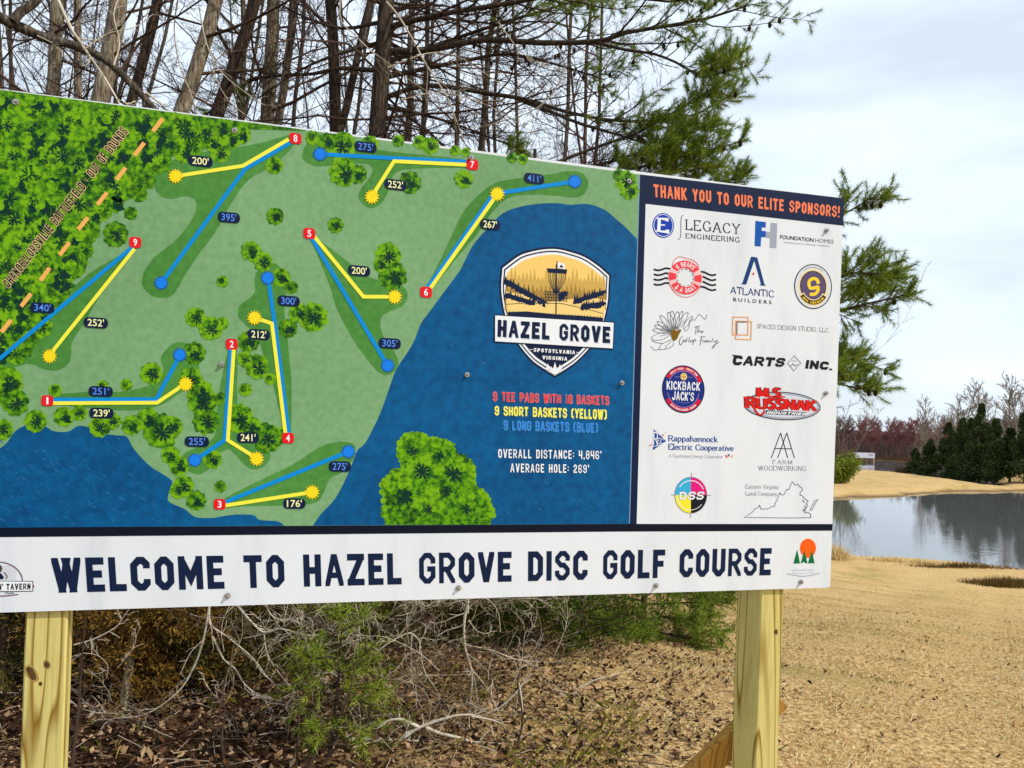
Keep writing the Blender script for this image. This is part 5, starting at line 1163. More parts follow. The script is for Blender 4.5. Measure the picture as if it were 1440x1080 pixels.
def pine_boughs(paths, t, seed, tuft=(26, .085), cones=True, sub=2, nside=9, wood=None, Lk=.42, need=None, wn=.0017):
    """paths: list of (points, root radius, bare share); grows needle tufts at the ends"""
    rr = random.Random(seed); nr = np.random.default_rng(seed)
    B = Tubes(); tips, dirs = [], []; CN = []
    for P, r, bare in paths:
        q = np.linspace(r, r * .22, len(P)); B.add(P, q, 7)
        L = np.linalg.norm(P[1:] - P[:-1], axis=1).sum()
        for i in range(nside):
            f = bare * .5 + (1 - bare * .5) * (i + rr.random()) / nside; x = f * (len(P) - 1); k = min(int(x), len(P) - 2)
            p = P[k] + (P[k + 1] - P[k]) * (x - k); d = P[k + 1] - P[k]; d = d / np.linalg.norm(d)
            s = side_dir(d, rr.uniform(.5, .95), rr); s[2] = s[2] * .55 + .12
            Q, qq = limb(p, s, L * Lk * rr.uniform(.45, 1) * (1 - .5 * f), max(.004, q[k] * .5), 6, .1, .05, 0, rr, .35); B.add(Q, qq, 4)
            for j in range(8 if sub else 3):
                ff = .2 + .8 * (j + rr.random()) / 8; y = ff * (len(Q) - 1); kk = min(int(y), len(Q) - 2); pp = Q[kk] + (Q[kk + 1] - Q[kk]) * (y - kk)
                S, ss = limb(pp, side_dir(Q[kk + 1] - Q[kk], .7, rr), rr.uniform(.08, .24), .0032, 3, .12, .08, 0, rr, .6); B.add(S, ss, 3)
                if f > bare:
                    tips += [S[-1], S[2]]; dirs += [S[-1] - S[-2], S[2] - S[1]]
                elif rr.random() < .5: grow(B, S, ss, 1, rr, (3,), .7, .8, 0, .0022)
                if cones and rr.random() < .09:
                    c = pp + np.array([0, 0, -.03]); CN.append(c)
            if f > bare: tips.append(Q[-1]); dirs.append(Q[-1] - Q[-2])
        tips.append(P[-1]); dirs.append(P[-1] - P[-2])
    D = np.array(dirs); D /= np.linalg.norm(D, axis=1)[:, None] + 1e-9
    V = []; needles(V, None, np.array(tips), D, nr, tuft[0], tuft[1], wn); v = np.concatenate(V)
    B.build('boughs', wood or M_BARKD, t)
    mesh_obj('needles', v, np.arange(len(v)).reshape(-1, 3), need or M_NEED, t)
    for c in CN[:90]:
        o = bpy.data.objects.new('cone', cone_mesh()); COL.objects.link(o); o.parent = t; o.location = Vector(c) - t.location
def big_pine():
    dep = 8.6; base, d = trunk_line(544, 530, 195, dep)
    t = empty('pine_tree', base, 'tall pine with the thick dark trunk at upper centre and long boughs reaching right', 'tree', 'pines behind the sign')
    zs = [0, .3, 1, 2, 3, 4, 5, 6.5, 8.5, 11]; P = np.array([base + d * z for z in zs]); r = 27 / FPX * dep / 2
    T = Tubes(); T.add(P, [r * 1.5, r * 1.25, r * 1.1, r * 1.05, r, r * .96, r * .92, r * .8, r * .6, r * .3], 12); T.build('trunk', M_BARKD, t)
    bg_ = [([(538, 72), (600, 70), (680, 56), (760, 60), (840, 58), (880, 46), (940, 36), (985, 28), (1020, 18), (1050, 8)], .04, -.6, .38), ([(536, 90), (600, 68), (700, 34), (800, 4), (900, -30)], .03, .5, .4), ([(537, 40), (620, 20), (720, 4), (830, -14), (940, 2), (1030, -20)], .034, -.9, .36),
           ([(840, 60), (880, 70), (920, 76), (955, 90), (985, 108), (1002, 106), (1030, 98)], .018, -.9, .45), ([(535, 110), (600, 96), (660, 84), (720, 76), (800, 96), (850, 112)], .03, .3, .8),
           ([(534, 140), (600, 120), (690, 132), (740, 140), (800, 158), (870, 170), (940, 168), (985, 158), (1010, 140)], .03, -.7, .5), ([(740, 140), (800, 168), (850, 184), (890, 196), (940, 215), (1000, 232)], .02, -.8, .5),
           ([(533, 100), (480, 96), (440, 104), (380, 108), (345, 118), (300, 150)], .028, .4, .95), ([(534, 60), (470, 78), (420, 100), (360, 140)], .024, .2, .95), ([(534, 150), (590, 160), (650, 178), (720, 206)], .026, .2, .9),
           ([(536, 20), (600, -4), (700, -50)], .03, .3, .7), ([(540, 30), (480, 40), (420, 20), (350, -20)], .024, .5, .8)]
    paths = []
    for pts, r_, dd, bare in bg_: paths.append((px_path(pts, dep + (0 if pts[0][0] < 700 else -.45), dd, 3), r_, bare))
    pine_boughs(paths, t, 31, (46, .07), nside=20, wn=.0019)
    D = Tubes(); rr = random.Random(44)       # dead lower branches
    for k in range(120):
        z = rr.uniform(2.2, 7); a = rr.uniform(-.5, 1.5) if k % 3 else rr.uniform(0, 6.28); p = base + d * z
        Q, q = limb(p, (math.cos(a), math.sin(a) * .6, rr.uniform(-.25, .2)), rr.uniform(1.2, 3.0), rr.uniform(.008, .018), 9, .1, 0, .06, rr, .3); D.add(Q, q, 5); grow(D, Q, q, 2, rr, (9, 6), .36, .75, 0, .0024, .2)
    D.build('dead_branches', M_TWIG, t)
    # pale hanging dead branches in front of it
    for pts, r_ in (([(543, 2), (560, 22), (580, 55), (600, 92), (625, 130), (640, 165), (655, 205)], .011), ([(478, 0), (480, 30), (500, 50), (520, 70), (545, 88), (575, 112), (600, 128), (618, 140)], .007), ([(545, 95), (600, 75), (640, 78), (680, 102), (720, 130)], .006), ([(700, 30), (730, 70), (760, 90), (800, 100)], .006), ([(790, 110), (770, 140), (740, 160), (700, 172), (670, 180)], .007), ([(280, 10), (290, 60), (310, 100), (345, 130), (372, 148)], .007), ([(250, 0), (245, 40), (252, 90), (268, 130), (278, 165)], .008), ([(320, 70), (300, 95), (320, 140), (350, 165)], .006), ([(565, 140), (620, 130), (690, 150), (770, 200)], .006)):
        P = px_path(pts, 7.2, .3, 3); q = np.linspace(r_, r_ * .45, len(P)); S = Tubes(); S.add(P, q, 6); grow(S, P, q, 2, rr, (8, 5), .3, .7, 0, .0018); S.build('hanging_branch', M_PALE, t)
big_pine()
def side_pine():
    dep = 7.6; base, d = trunk_line(756, 752, 222, dep)
    t = empty('pine_tree', base, 'slimmer pine behind the crest whose lower boughs show right of the sponsor panel', 'tree', 'pines behind the sign')
    zs = [0, .4, 1.2, 2.5, 3.5, 4.6]; P = np.array([base + d * z for z in zs]); r = 12 / FPX * dep / 2
    T = Tubes(); T.add(P, [r * 1.5, r * 1.25, r * 1.1, r, r * .8, r * .4], 9); T.build('trunk', M_BARKD, t)
    paths = []
    for pts, r_, dd, bare in (([(754, 330), (850, 330), (960, 340), (1080, 322), (1130, 318), (1180, 304), (1226, 278)], .026, -.5, .62), ([(754, 420), (880, 430), (1000, 440), (1110, 432), (1170, 438), (1215, 428), (1268, 416)], .028, -.6, .45),
                              ([(754, 470), (900, 470), (1040, 440), (1140, 412), (1190, 404), (1250, 398)], .026, .0, .5), ([(754, 500), (900, 520), (1040, 540), (1140, 520), (1170, 508), (1222, 512)], .024, -.2, .6),
                              ([(754, 520), (900, 560), (1040, 560), (1140, 528), (1178, 540), (1222, 548)], .022, -.5, .6), ([(753, 260), (830, 250), (900, 235), (960, 220), (1040, 200)], .02, -.3, .35), ([(753, 240), (830, 210), (900, 185), (960, 150), (1010, 130)], .02, .2, .4), ([(752, 300), (860, 280), (980, 262), (1040, 256)], .02, .1, .4), ([(752, 250), (840, 232), (900, 214), (950, 196), (1000, 176)], .02, -.2, .3), ([(752, 270), (850, 258), (920, 246), (1000, 236)], .02, -.3, .6),
                              ([(754, 380), (900, 400), (1060, 410), (1170, 392), (1200, 384), (1244, 386)], .024, -.8, .45)):
        paths.append((px_path(pts, dep, dd, 3), r_, bare))
    pine_boughs(paths, t, 57, (48, .066), nside=19, Lk=.15, wn=.0019)
side_pine()
# low boughs and bushes under the sign
def cedar(px, py0, w, h, dep, label, mat, seed, name='cedar_bush', n=2600, cat='bush', grp='evergreen bushes under the sign'):
    """an evergreen bush of many small flat sprays on fine stems, base on the ground below the pixel"""
    nr = np.random.default_rng(seed); rr = random.Random(seed)
    b = at(px, 700, dep); g = np.array([b[0], b[1], float(land_z(b[0], b[1])) - .02])
    t = empty(name, g, label, cat, grp)
    S = Tubes(); tips, dirs = [], []
    Q0, q0 = limb(g, (0, 0, 1), h * .95, .02, 8, .05, .03, 0, rr, .3); S.add(Q0, q0, 6)
    nb = int(34 * max(1, h))
    for i in range(nb):
        f = .02 + .96 * ((i + rr.random()) / nb) ** 1.25; x = f * 8; k = min(int(x), 7); p = Q0[k] + (Q0[k + 1] - Q0[k]) * (x - k); a = rr.uniform(0, 6.28)
        ww = w * (1.05 - .75 * f ** 1.4) * rr.uniform(.6, 1.1)
        Q, q = limb(p, (math.cos(a), math.sin(a), rr.uniform(.0, .55)), ww, .008, 5, .12, .05, 0, rr, .3); S.add(Q, q, 4)
        for j in range(7):
            y = .6 + 4.4 * rr.random(); kk = min(int(y), 4); pp = Q[kk] + (Q[kk + 1] - Q[kk]) * (y - kk)
            R_, r_ = limb(pp, side_dir(Q[kk + 1] - Q[kk], .7, rr), rr.uniform(.1, .26), .003, 3, .15, .04, 0, rr, .5); S.add(R_, r_, 3)
            for e in (1, 2, 3): tips.append(R_[e]); dirs.append(R_[e] - R_[e - 1])
        tips.append(Q[-1]); dirs.append(Q[-1] - Q[-2])
    S.build('stems', M_TWIG, t)
    T = np.array(tips); D = np.array(dirs); D /= np.linalg.norm(D, axis=1)[:, None] + 1e-9
    m = 20; Tn = np.repeat(T, m, 0) + nr.normal(0, .024, (len(T) * m, 3)); Dn = np.repeat(D, m, 0) + nr.normal(0, .6, (len(T) * m, 3)); Dn /= np.linalg.norm(Dn, axis=1)[:, None]
    sd = np.cross(Dn, nr.normal(0, 1, Dn.shape)); sd /= np.linalg.norm(sd, axis=1)[:, None]; L = nr.uniform(.014, .036, (len(Tn), 1)); W = L * .15
    v = np.stack([Tn, Tn + Dn * L * .5 + sd * W, Tn + Dn * L, Tn + Dn * L * .5 - sd * W], 1).reshape(-1, 3)
    mesh_obj('foliage', v, np.arange(len(v)).reshape(-1, 4), mat, t)
    return t
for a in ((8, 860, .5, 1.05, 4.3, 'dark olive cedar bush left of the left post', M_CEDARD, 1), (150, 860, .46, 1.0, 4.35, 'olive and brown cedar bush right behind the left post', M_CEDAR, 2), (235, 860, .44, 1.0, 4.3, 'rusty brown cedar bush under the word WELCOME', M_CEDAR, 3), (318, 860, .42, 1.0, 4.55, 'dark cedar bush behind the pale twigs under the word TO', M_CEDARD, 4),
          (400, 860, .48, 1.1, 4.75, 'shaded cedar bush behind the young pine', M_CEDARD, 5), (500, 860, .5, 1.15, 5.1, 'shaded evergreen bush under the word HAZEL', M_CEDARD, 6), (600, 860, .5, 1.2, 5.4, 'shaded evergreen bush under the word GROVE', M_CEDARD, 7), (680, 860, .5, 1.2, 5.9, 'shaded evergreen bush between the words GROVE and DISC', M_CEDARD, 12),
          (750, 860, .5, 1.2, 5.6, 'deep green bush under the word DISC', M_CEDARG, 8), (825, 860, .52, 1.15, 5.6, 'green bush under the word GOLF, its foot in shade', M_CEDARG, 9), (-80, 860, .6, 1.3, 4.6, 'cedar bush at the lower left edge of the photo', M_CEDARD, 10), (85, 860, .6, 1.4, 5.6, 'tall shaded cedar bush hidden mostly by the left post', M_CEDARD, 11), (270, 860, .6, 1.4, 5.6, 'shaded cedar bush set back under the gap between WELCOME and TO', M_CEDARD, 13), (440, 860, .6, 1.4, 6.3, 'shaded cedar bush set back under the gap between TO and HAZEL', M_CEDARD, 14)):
    cedar(*a)
def low_pine():
    b = at(905, 860, 7.0); base = np.array([b[0], b[1], float(land_z(b[0], b[1])) - .03]); t = empty('young_pine', base, 'low spreading pine reaching out right under the word COURSE', 'tree', 'pines behind the sign')
    T = Tubes(); T.add(np.array([base, base + [0, 0, .5], base + [.02, 0, 1.1], base + [.02, 0, 1.7]]), [.03, .026, .02, .01], 7); T.build('trunk', M_BARKD, t)
    paths = []
    for pts, r_, dd in (([(905, 870), (940, 868), (975, 874), (1008, 884)], .012, -.5), ([(905, 850), (950, 848), (990, 846), (1030, 836)], .012, -.3), ([(905, 880), (930, 890), (960, 896), (985, 900)], .01, -.7), ([(905, 860), (870, 866), (830, 874), (790, 886)], .012, -.6), ([(905, 845), (860, 840), (800, 846), (750, 858)], .012, .2), ([(905, 875), (880, 890), (850, 900), (815, 905)], .01, -.8), ([(905, 840), (930, 830), (965, 840), (1000, 860)], .01, .4), ([(905, 885), (900, 900), (890, 910)], .01, -.8)):
        paths.append((px_path(pts, 7.0, dd, 3), r_, .12))
    pine_boughs(paths, t, 71, (26, .06), False, nside=14, Lk=.4, wn=.0019)
low_pine()
def seedling():
    b = onz(468, 1062, 0.0); base = np.array([b[0], b[1], -.02]); t = empty('young_pine', base, 'small bright green pine seedling between pale fallen branches', 'tree', 'pines behind the sign')
    dep = float((base - CAM) @ FW)
    st = px_path([(462, 1075), (470, 1010), (476, 960), (478, 915), (482, 878)], dep, .1, 3)
    T = Tubes(); T.add(st, np.linspace(.012, .004, len(st)), 6); T.build('trunk', M_BARKD, t)
    paths = []; rr = random.Random(8)
    for pts in ([(480, 900), (465, 892), (452, 890)], [(480, 890), (492, 880), (500, 876)], [(478, 925), (455, 925), (432, 930)], [(478, 930), (500, 925), (525, 918)], [(474, 965), (450, 962), (428, 965)], [(474, 970), (500, 968), (528, 968)], [(472, 995), (500, 985), (535, 978)], [(470, 1020), (495, 1022), (520, 1030)], [(470, 1030), (450, 1020), (440, 1010)], [(466, 1045), (490, 1048), (515, 1056)], [(481, 882), (480, 870), (486, 860)], [(476, 950), (490, 940), (505, 942)], [(476, 945), (462, 935), (450, 940)]):
        paths.append((px_path(pts, dep + rr.uniform(-.15, .15), rr.uniform(-.2, .2), 3), .005, .1))
    pine_boughs(paths, t, 91, (24, .05), False, sub=0, nside=3, Lk=.34, wn=.0013, need=M_NEEDY)
seedling()
# ---------------------------------------------------------------- fallen and dead branches under the sign
def fallen(pts, dep, r, label, seed, mat=None, dd=0.0, dens=(7, 4), Lk=.3, name='fallen_branch', extra=()):
    rr = random.Random(seed); T = Tubes()
    for pp, k in [(pts, 1.0)] + list(extra):
        P = px_path(pp, dep, dd, 4)
        gz = land_z(P[:, 0], P[:, 1]) + .004; P[:, 2] = np.maximum(P[:, 2], gz)
        q = np.linspace(r * k * .85, r * k * .28, len(P)) * np.array([rr.uniform(.88, 1.12) for _ in P]); T.add(P, q, 7); grow(T, P, q, 2, rr, dens, Lk, .8, 0, .0016, .1, .18)
    o = T.build(name, mat or M_PALE, None, origin=tuple(T.v[0][0])); tag(o, label, 'branch', 'dead branches under the sign'); return o
fallen([(294, 846), (294, 856), (289, 887), (280, 920), (269, 945), (255, 968), (230, 990), (205, 1004), (178, 1009), (133, 1013)], 3.8, .0075, 'long pale dead branch curving down left from under the word TO', 1, extra=[([(294, 856), (297, 879), (319, 895), (344, 915), (361, 932), (375, 951), (397, 973)], .85), ([(299, 895), (314, 926), (330, 940), (344, 962), (361, 976), (383, 990), (397, 981), (420, 972)], .8)])
fallen([(326, 840), (336, 854), (355, 876), (371, 889), (390, 884), (407, 887), (429, 893), (451, 893), (468, 894), (485, 890), (502, 875)], 3.95, .0075, 'pale arched dead branch crossing in front of the seedling pine', 2, extra=[([(429, 895), (435, 918), (454, 937), (482, 957)], .7), ([(371, 889), (376, 920), (395, 950), (430, 990)], .6), ([(370, 845), (385, 868), (410, 870), (432, 850)], .6)])
fallen([(527, 920), (543, 907), (565, 894), (579, 891), (590, 904), (593, 929), (599, 948), (618, 982), (604, 1012)], 4.1, .006, 'thin pale hooked branch under the word GROVE', 3, extra=[([(579, 893), (578, 923), (582, 970), (600, 1010)], .7), ([(500, 850), (506, 880), (498, 920), (505, 960)], .8)])
fallen([(658, 838), (658, 851), (653, 873), (654, 909), (660, 930), (664, 951), (662, 980), (660, 1007), (658, 1040), (646, 1072)], 3.9, .009, 'upright pale dead stem under the word GROVE', 4, extra=[([(654, 907), (693, 915), (721, 926), (760, 932)], .6), ([(659, 872), (672, 888), (688, 890), (692, 880)], .5), ([(662, 940), (685, 968), (700, 1000), (712, 1030)], .5)])
fallen([(490, 1084), (527, 1062), (560, 1043), (590, 1023), (638, 1007), (665, 1005)], 3.75, .017, 'thickest pale branch lying on the leaves at the bottom edge', 5, extra=[([(590, 1023), (565, 1012), (545, 1014), (530, 1026), (531, 1045)], .6), ([(599, 1023), (621, 1032), (654, 1040), (693, 1057), (718, 1068)], .7), ([(663, 1007), (690, 1012), (707, 1018)], .4), ([(560, 1043), (590, 1062), (610, 1080)], .5)])
fallen([(746, 948), (732, 966), (716, 984), (690, 1002), (674, 993), (668, 960), (664, 940)], 4.2, .006, 'thin curved pale branch below the word DISC', 6, extra=[([(730, 960), (735, 1000), (728, 1040), (715, 1066)], .9)])
fallen([(767, 1007), (785, 996), (800, 982), (818, 966), (840, 955), (862, 950), (885, 942)], 4.6, .008, 'bare pale branch lying on the leaves below the word GOLF', 7, dens=(3, 2), Lk=.15)
fallen([(104, 907), (128, 900), (150, 890), (165, 880), (172, 870), (182, 856)], 3.9, .005, 'small pale branch right of the left post', 8)
fallen([(690, 1020), (700, 1058), (716, 1072), (725, 1065), (732, 1037), (730, 1020)], 3.8, .006, 'small pale looped twig at the bottom edge under the word DISC', 9)
fallen([(400, 1012), (470, 1008), (530, 1000), (580, 985), (640, 975)], 4.9, .006, 'brown branch lying level behind the seedling pine', 10, M_DEADD, dens=(9, 5))
fallen([(560, 860), (610, 875), (670, 880), (740, 876), (800, 880)], 5.6, .008, 'brown branch hanging level under the words GROVE DISC', 11, M_DEADD, dens=(10, 5), Lk=.28)
fallen([(190, 1010), (240, 998), (290, 985)], 5.0, .01, 'short brown stick on the leaves under the word WELCOME', 12, M_DEADD, dens=(2, 1))
fallen([(690, 905), (740, 930), (800, 930), (860, 935)], 5.4, .006, 'brown branch at the shaded foot of the bushes under the word GOLF', 13, M_DEADD, dens=(9, 5), Lk=.3)
fallen([(0, 1010), (12, 994), (24, 980), (34, 962)], 4.2, .005, 'thin pale twig left of the left post', 14)
for k in range(140):
    rr = random.Random(700 + k); x = rr.uniform(300, 780) if k % 9 else rr.uniform(120, 300); y = rr.uniform(845, 960) if k % 3 else rr.uniform(930, 1050); dep = min(5.6, max(3.75, 1.6 * FPX / (y + 120 + rr.uniform(-40, 60) - 590)))
    a = rr.uniform(0, 6.28) if k % 2 else rr.gauss(-1.57, .5); L = rr.uniform(70, 190); pts = [(x, y)]; cv = rr.uniform(-.5, .5)
    for s in range(5): a += cv + rr.uniform(-.3, .3); pts.append((pts[-1][0] + math.cos(a) * L / 5, min(1075, max(842, pts[-1][1] + math.sin(a) * L / 5 * .8))))
    fallen(pts, dep, rr.uniform(.0012, .003), 'thin dead twig in the pale tangle on the leaves under the sign', 800 + k, (M_PALE, M_DEADD, M_GREYW, M_DEADD)[k % 4], rr.uniform(-.3, .3), (6, 4), .45, 'dead_twig')
def sapling(pts, r, label, seed, mat=None, dd=.1):
    b = onz(pts[-1][0], min(pts[-1][1], 1300), 0); dep = float((b - CAM) @ FW); P = px_path(pts[::-1], dep, dd, 4); P[0, 2] = -.03
    rr = random.Random(seed); T = Tubes(); q = np.linspace(r, r * .4, len(P)); T.add(P, q, 6); grow(T, P, q, 2, rr, (8, 5), .28, .7, .05, .0016, .15)
    o = T.build('leafless_sapling', mat or M_TWIG, None, origin=tuple(P[0])); tag(o, label, 'sapling', 'bare stems under the sign')
sapling([(120, 870), (114, 937), (111, 995), (105, 1045), (101, 1085)], .009, 'dark bare stem close on the right of the left post', 1)
sapling([(500, 930), (490, 979), (471, 1020), (450, 1050), (428, 1086)], .008, 'dark slanting stem below the seedling pine', 2)
sapling([(424, 930), (421, 980), (420, 1030), (416, 1082)], .006, 'thin dark upright stem left of the seedling pine', 3)
sapling([(312, 960), (316, 1000), (312, 1040), (318, 1090)], .006, 'grey bare stem under the word TO', 4)
sapling([(730, 900), (728, 960), (735, 1010), (727, 1050)], .006, 'grey bare stem below the word DISC', 5)
def stump():
    b = onz(176, 990, 0); base = np.array([b[0], b[1], -.05]); dep = float((base - CAM) @ FW)
    t = empty('dead_tree', base, 'short pale dead trunk among the cedar bushes right of the left post', 'dead tree', None)
    P = np.array([base, at(175, 985, dep), at(180, 950, dep), at(185, 915, dep), at(189, 884, dep)]); T = Tubes(); r = 7 / FPX * dep
    T.add(P, [r * 1.3, r * 1.0, r * .86, r * .8, r * .3], 9); T.build('trunk', M_BARKL, t)
stump()
# ---------------------------------------------------------------- far shore
fr = random.Random(77); fn = np.random.default_rng(77)
M_FARTW = noise_mat('far_twig', [rgb(92, 72, 66), rgb(140, 116, 104)], nscale=.5); M_FARRED = noise_mat('far_bud_red', [rgb(124, 78, 74), rgb(172, 120, 112)], nscale=.5); M_FARTAN = noise_mat('far_bare_tan', [rgb(120, 104, 88), rgb(174, 156, 136)], nscale=.5)
M_DKG = noise_mat('far_cedar', [rgb(14, 24, 12), rgb(40, 58, 28), rgb(74, 92, 46), rgb(104, 104, 62)], nscale=.9, rough=.8, island=.5, trans=.1); M_YEW = noise_mat('shore_bush', [rgb(58, 78, 16), rgb(112, 128, 28), rgb(166, 168, 64)], nscale=1.2, rough=.7, island=.6, trans=.25)
def far_bare(g, H, W, seed, r0=.1, tw=.02, stems=1, n1=16, fan=.5, sub=(6, 6)):
    """a leafless tree some way off: trunk, limbs and a spray of fine flat twigs"""
    rr = random.Random(seed); T = Tubes(); C = Tubes()
    for s in range(stems):
        a = rr.uniform(0, 6.28); ln = (rr.uniform(.05, .12) if stems == 1 else rr.uniform(.2, fan))
        Q0, q0 = limb((0, 0, -.2), (math.cos(a) * ln, math.sin(a) * ln, 1), H * (.9 if stems == 1 else rr.uniform(.7, 1)), r0 * (1 if stems == 1 else .6), 9, .04, .03, 0, rr, .15); T.add(Q0, q0, 6)
        for i in range(n1):
            f = .25 + .75 * (i + rr.random()) / n1; x = f * 9; k = min(int(x), 8); p = Q0[k] + (Q0[k + 1] - Q0[k]) * (x - k); a = rr.uniform(0, 6.28)
            Q, q = limb(p, (math.cos(a), math.sin(a), rr.uniform(.5, 1.4)), W * rr.uniform(.5, 1) * (1.15 - .6 * f), max(tw, q0[k] * .5), 5, .12, .08, 0, rr, .4); C.add(Q, np.maximum(q, tw * .8), 3)
            grow(C, Q, np.maximum(q, tw), 2, rr, sub, .5, .65, .08, tw * .55, .15)
    return T, C
protos = {}
def place_far(kind, px, py, dep, sc, label, group, mat, tmat, args, parts=True):
    b = at(px, py, dep); g = np.array([b[0], b[1], float(land_z(b[0], b[1]))])
    t = empty('far_tree' if kind != 'shrub' else 'bare_shrub', g, label, 'tree' if kind != 'shrub' else 'shrub', group)
    key = (kind, args)
    if key not in protos:
        T, C = far_bare(g, *args)
        o1 = T.build('trunk', tmat, None, origin=(0, 0, 0)); o2 = C.build('crown', mat, None, origin=(0, 0, 0)); protos[key] = (o1.data, o2.data)
        pr = [o1, o2]
    else:
        pr = []
        for nm, me in zip(('trunk', 'crown'), protos[key]): o = bpy.data.objects.new(nm, me); COL.objects.link(o); pr.append(o)
    rz = fr.uniform(0, 6.28)
    for o in pr: o.parent = t; o.location = (0, 0, 0); o.rotation_euler = (0, 0, rz); o.scale = (sc, sc, sc)
    return t
GR = 'leafless trees on the far shore'
ARD = [(5.4, 2.3, s, .09, .04, 1, 30, .5, (8, 7)) for s in (1, 2, 3)]
for k in range(98):
    px = (1120 + k * 7 if k < 54 else 1520 + (k - 54) * 10 if k < 66 else 1112 - (k - 65) * 12) + fr.uniform(-3, 3); dep = (123, 129, 136)[k % 3] + fr.uniform(-2, 2); sc = (1.0 + .22 * max(0, (px - 1250) / 200)) * fr.uniform(.9, 1.12) * dep / 125
    red = 1200 < px < 1335
    place_far('red' if red else 'grey', px, 650, dep, sc, ('reddish budding tree in the row on the far shore right of the white banner' if red else 'grey leafless tree in the row along the far shore beyond the ponds'), GR if not red else 'reddish trees on the far shore', M_FARRED if red else M_FARTW, M_FARTW, ARD[k % 3])
# taller leafless trees behind and among the cedars
ATL = [(9.8, 3.0, s, .15, .03, 1, 30, .5, (8, 7)) for s in (11, 12)]
for px, dep, sc, lab, a in ((1322, 84, .66, 'low leafless tree among the left cedars beyond the pond', 0), (1342, 80, .74, 'leafless tree between the broad cedar and the pointed one', 1), (1390, 76, .8, 'leafless tree rising between the pointed cedar and its right neighbour', 0), (1425, 78, .86, 'dense leafless tree left of the cedar at the right edge', 1), (1296, 86, .6, 'short leafless tree behind the leftmost cedars', 1), (1305, 92, .86, 'leafless tree rising above the reddish far row left of the cedars', 0), (1352, 90, .98, 'tall leafless tree behind the pointed cedar', 1), (1378, 94, 1.0, 'leafless tree standing behind the cedars right of the pointed one', 0), (1408, 84, 1.0, 'pale many branched leafless tree between the dark cedars near the right edge', 1), (1436, 88, 1.02, 'leafless tree at the right edge above the cedars', 0), (1335, 96, .9, 'slim leafless tree just left of the pointed cedar', 1)):
    place_far('tall', px, 670, dep, sc * 1.18, lab, 'taller leafless trees among the cedars', M_FARTAN, M_FARTAN, ATL[a])
def far_cedar(px, dep, H, W, seed, label):
    W = W * 1.12; H = H * (1.28 if H < 6.5 else 1)
    nr = np.random.default_rng(seed); b = at(px, 670, dep); g = np.array([b[0], b[1], float(land_z(b[0], b[1]))]); t = empty('cedar_tree', g, label, 'tree', 'dark cedars beyond the pond')
    T = Tubes(); T.add(np.array([g - [0, 0, .2], g + [0, 0, H * .5], g + [0, 0, H * .95]]), [.12, .08, .02], 6); T.build('trunk', M_BARKD, t)
    n = int(14000 * H / 6); f = nr.random(n) ** .8; nb = 34; bi = nr.integers(0, nb, n); ba = nr.uniform(0, 6.283, nb); bf = np.sort(nr.random(nb)); bl = nr.uniform(.4, 1.25, nb)
    fz = np.clip(bf[bi] + nr.normal(0, .035, n), 0, 1); a = ba[bi] + nr.normal(0, .5, n); rr_ = W * bl[bi] * (1.02 - .9 * fz ** 1.3) * (.25 + .75 * np.sqrt(nr.random(n)))
    C = np.stack([g[0] + rr_ * np.cos(a), g[1] + rr_ * np.sin(a), g[2] + .15 + H * (.0 + .98 * fz) + .25 * rr_], -1)
    d = nr.normal(0, 1, (n, 3)); d[:, 2] += .8; d /= np.linalg.norm(d, axis=1)[:, None]; s = np.cross(d, nr.normal(0, 1, (n, 3))); s /= np.linalg.norm(s, axis=1)[:, None]; L = nr.uniform(.1, .26, (n, 1))
    v = np.stack([C, C + d * L * .5 + s * L * .28, C + d * L, C + d * L * .5 - s * L * .28], 1).reshape(-1, 3); mesh_obj('crown', v, np.arange(len(v)).reshape(-1, 4), M_DKG, t)
for a in ((1286, 84, 2.6, 1.0, 1, 'low rounded cedar leftmost in the dark group beyond the pond'), (1306, 81, 3.4, 1.2, 2, 'rounded cedar second in the dark group beyond the pond'), (1332, 76, 4.4, 1.3, 3, 'broad dark cedar left of the pointed one'), (1350, 74, 4.8, 1.2, 4, 'dark cedar touching the pointed one on its left'), (1377, 72, 7.6, 1.35, 5, 'tallest pointed dark cedar beyond the pond'), (1398, 70, 4.6, 1.2, 6, 'dark cedar close on the right of the pointed one'), (1420, 71, 3.8, 1.3, 7, 'lower dark cedar under the pale leafless tree'), (1441, 68, 6.6, 1.5, 8, 'dark cedar cut by the right edge of the photo'), (1482, 68, 7, 1.6, 9, 'dark cedar just beyond the right edge'), (1362, 78, 5.2, 1.3, 10, 'shaded cedar set back behind the pointed one')):
    far_cedar(*a)
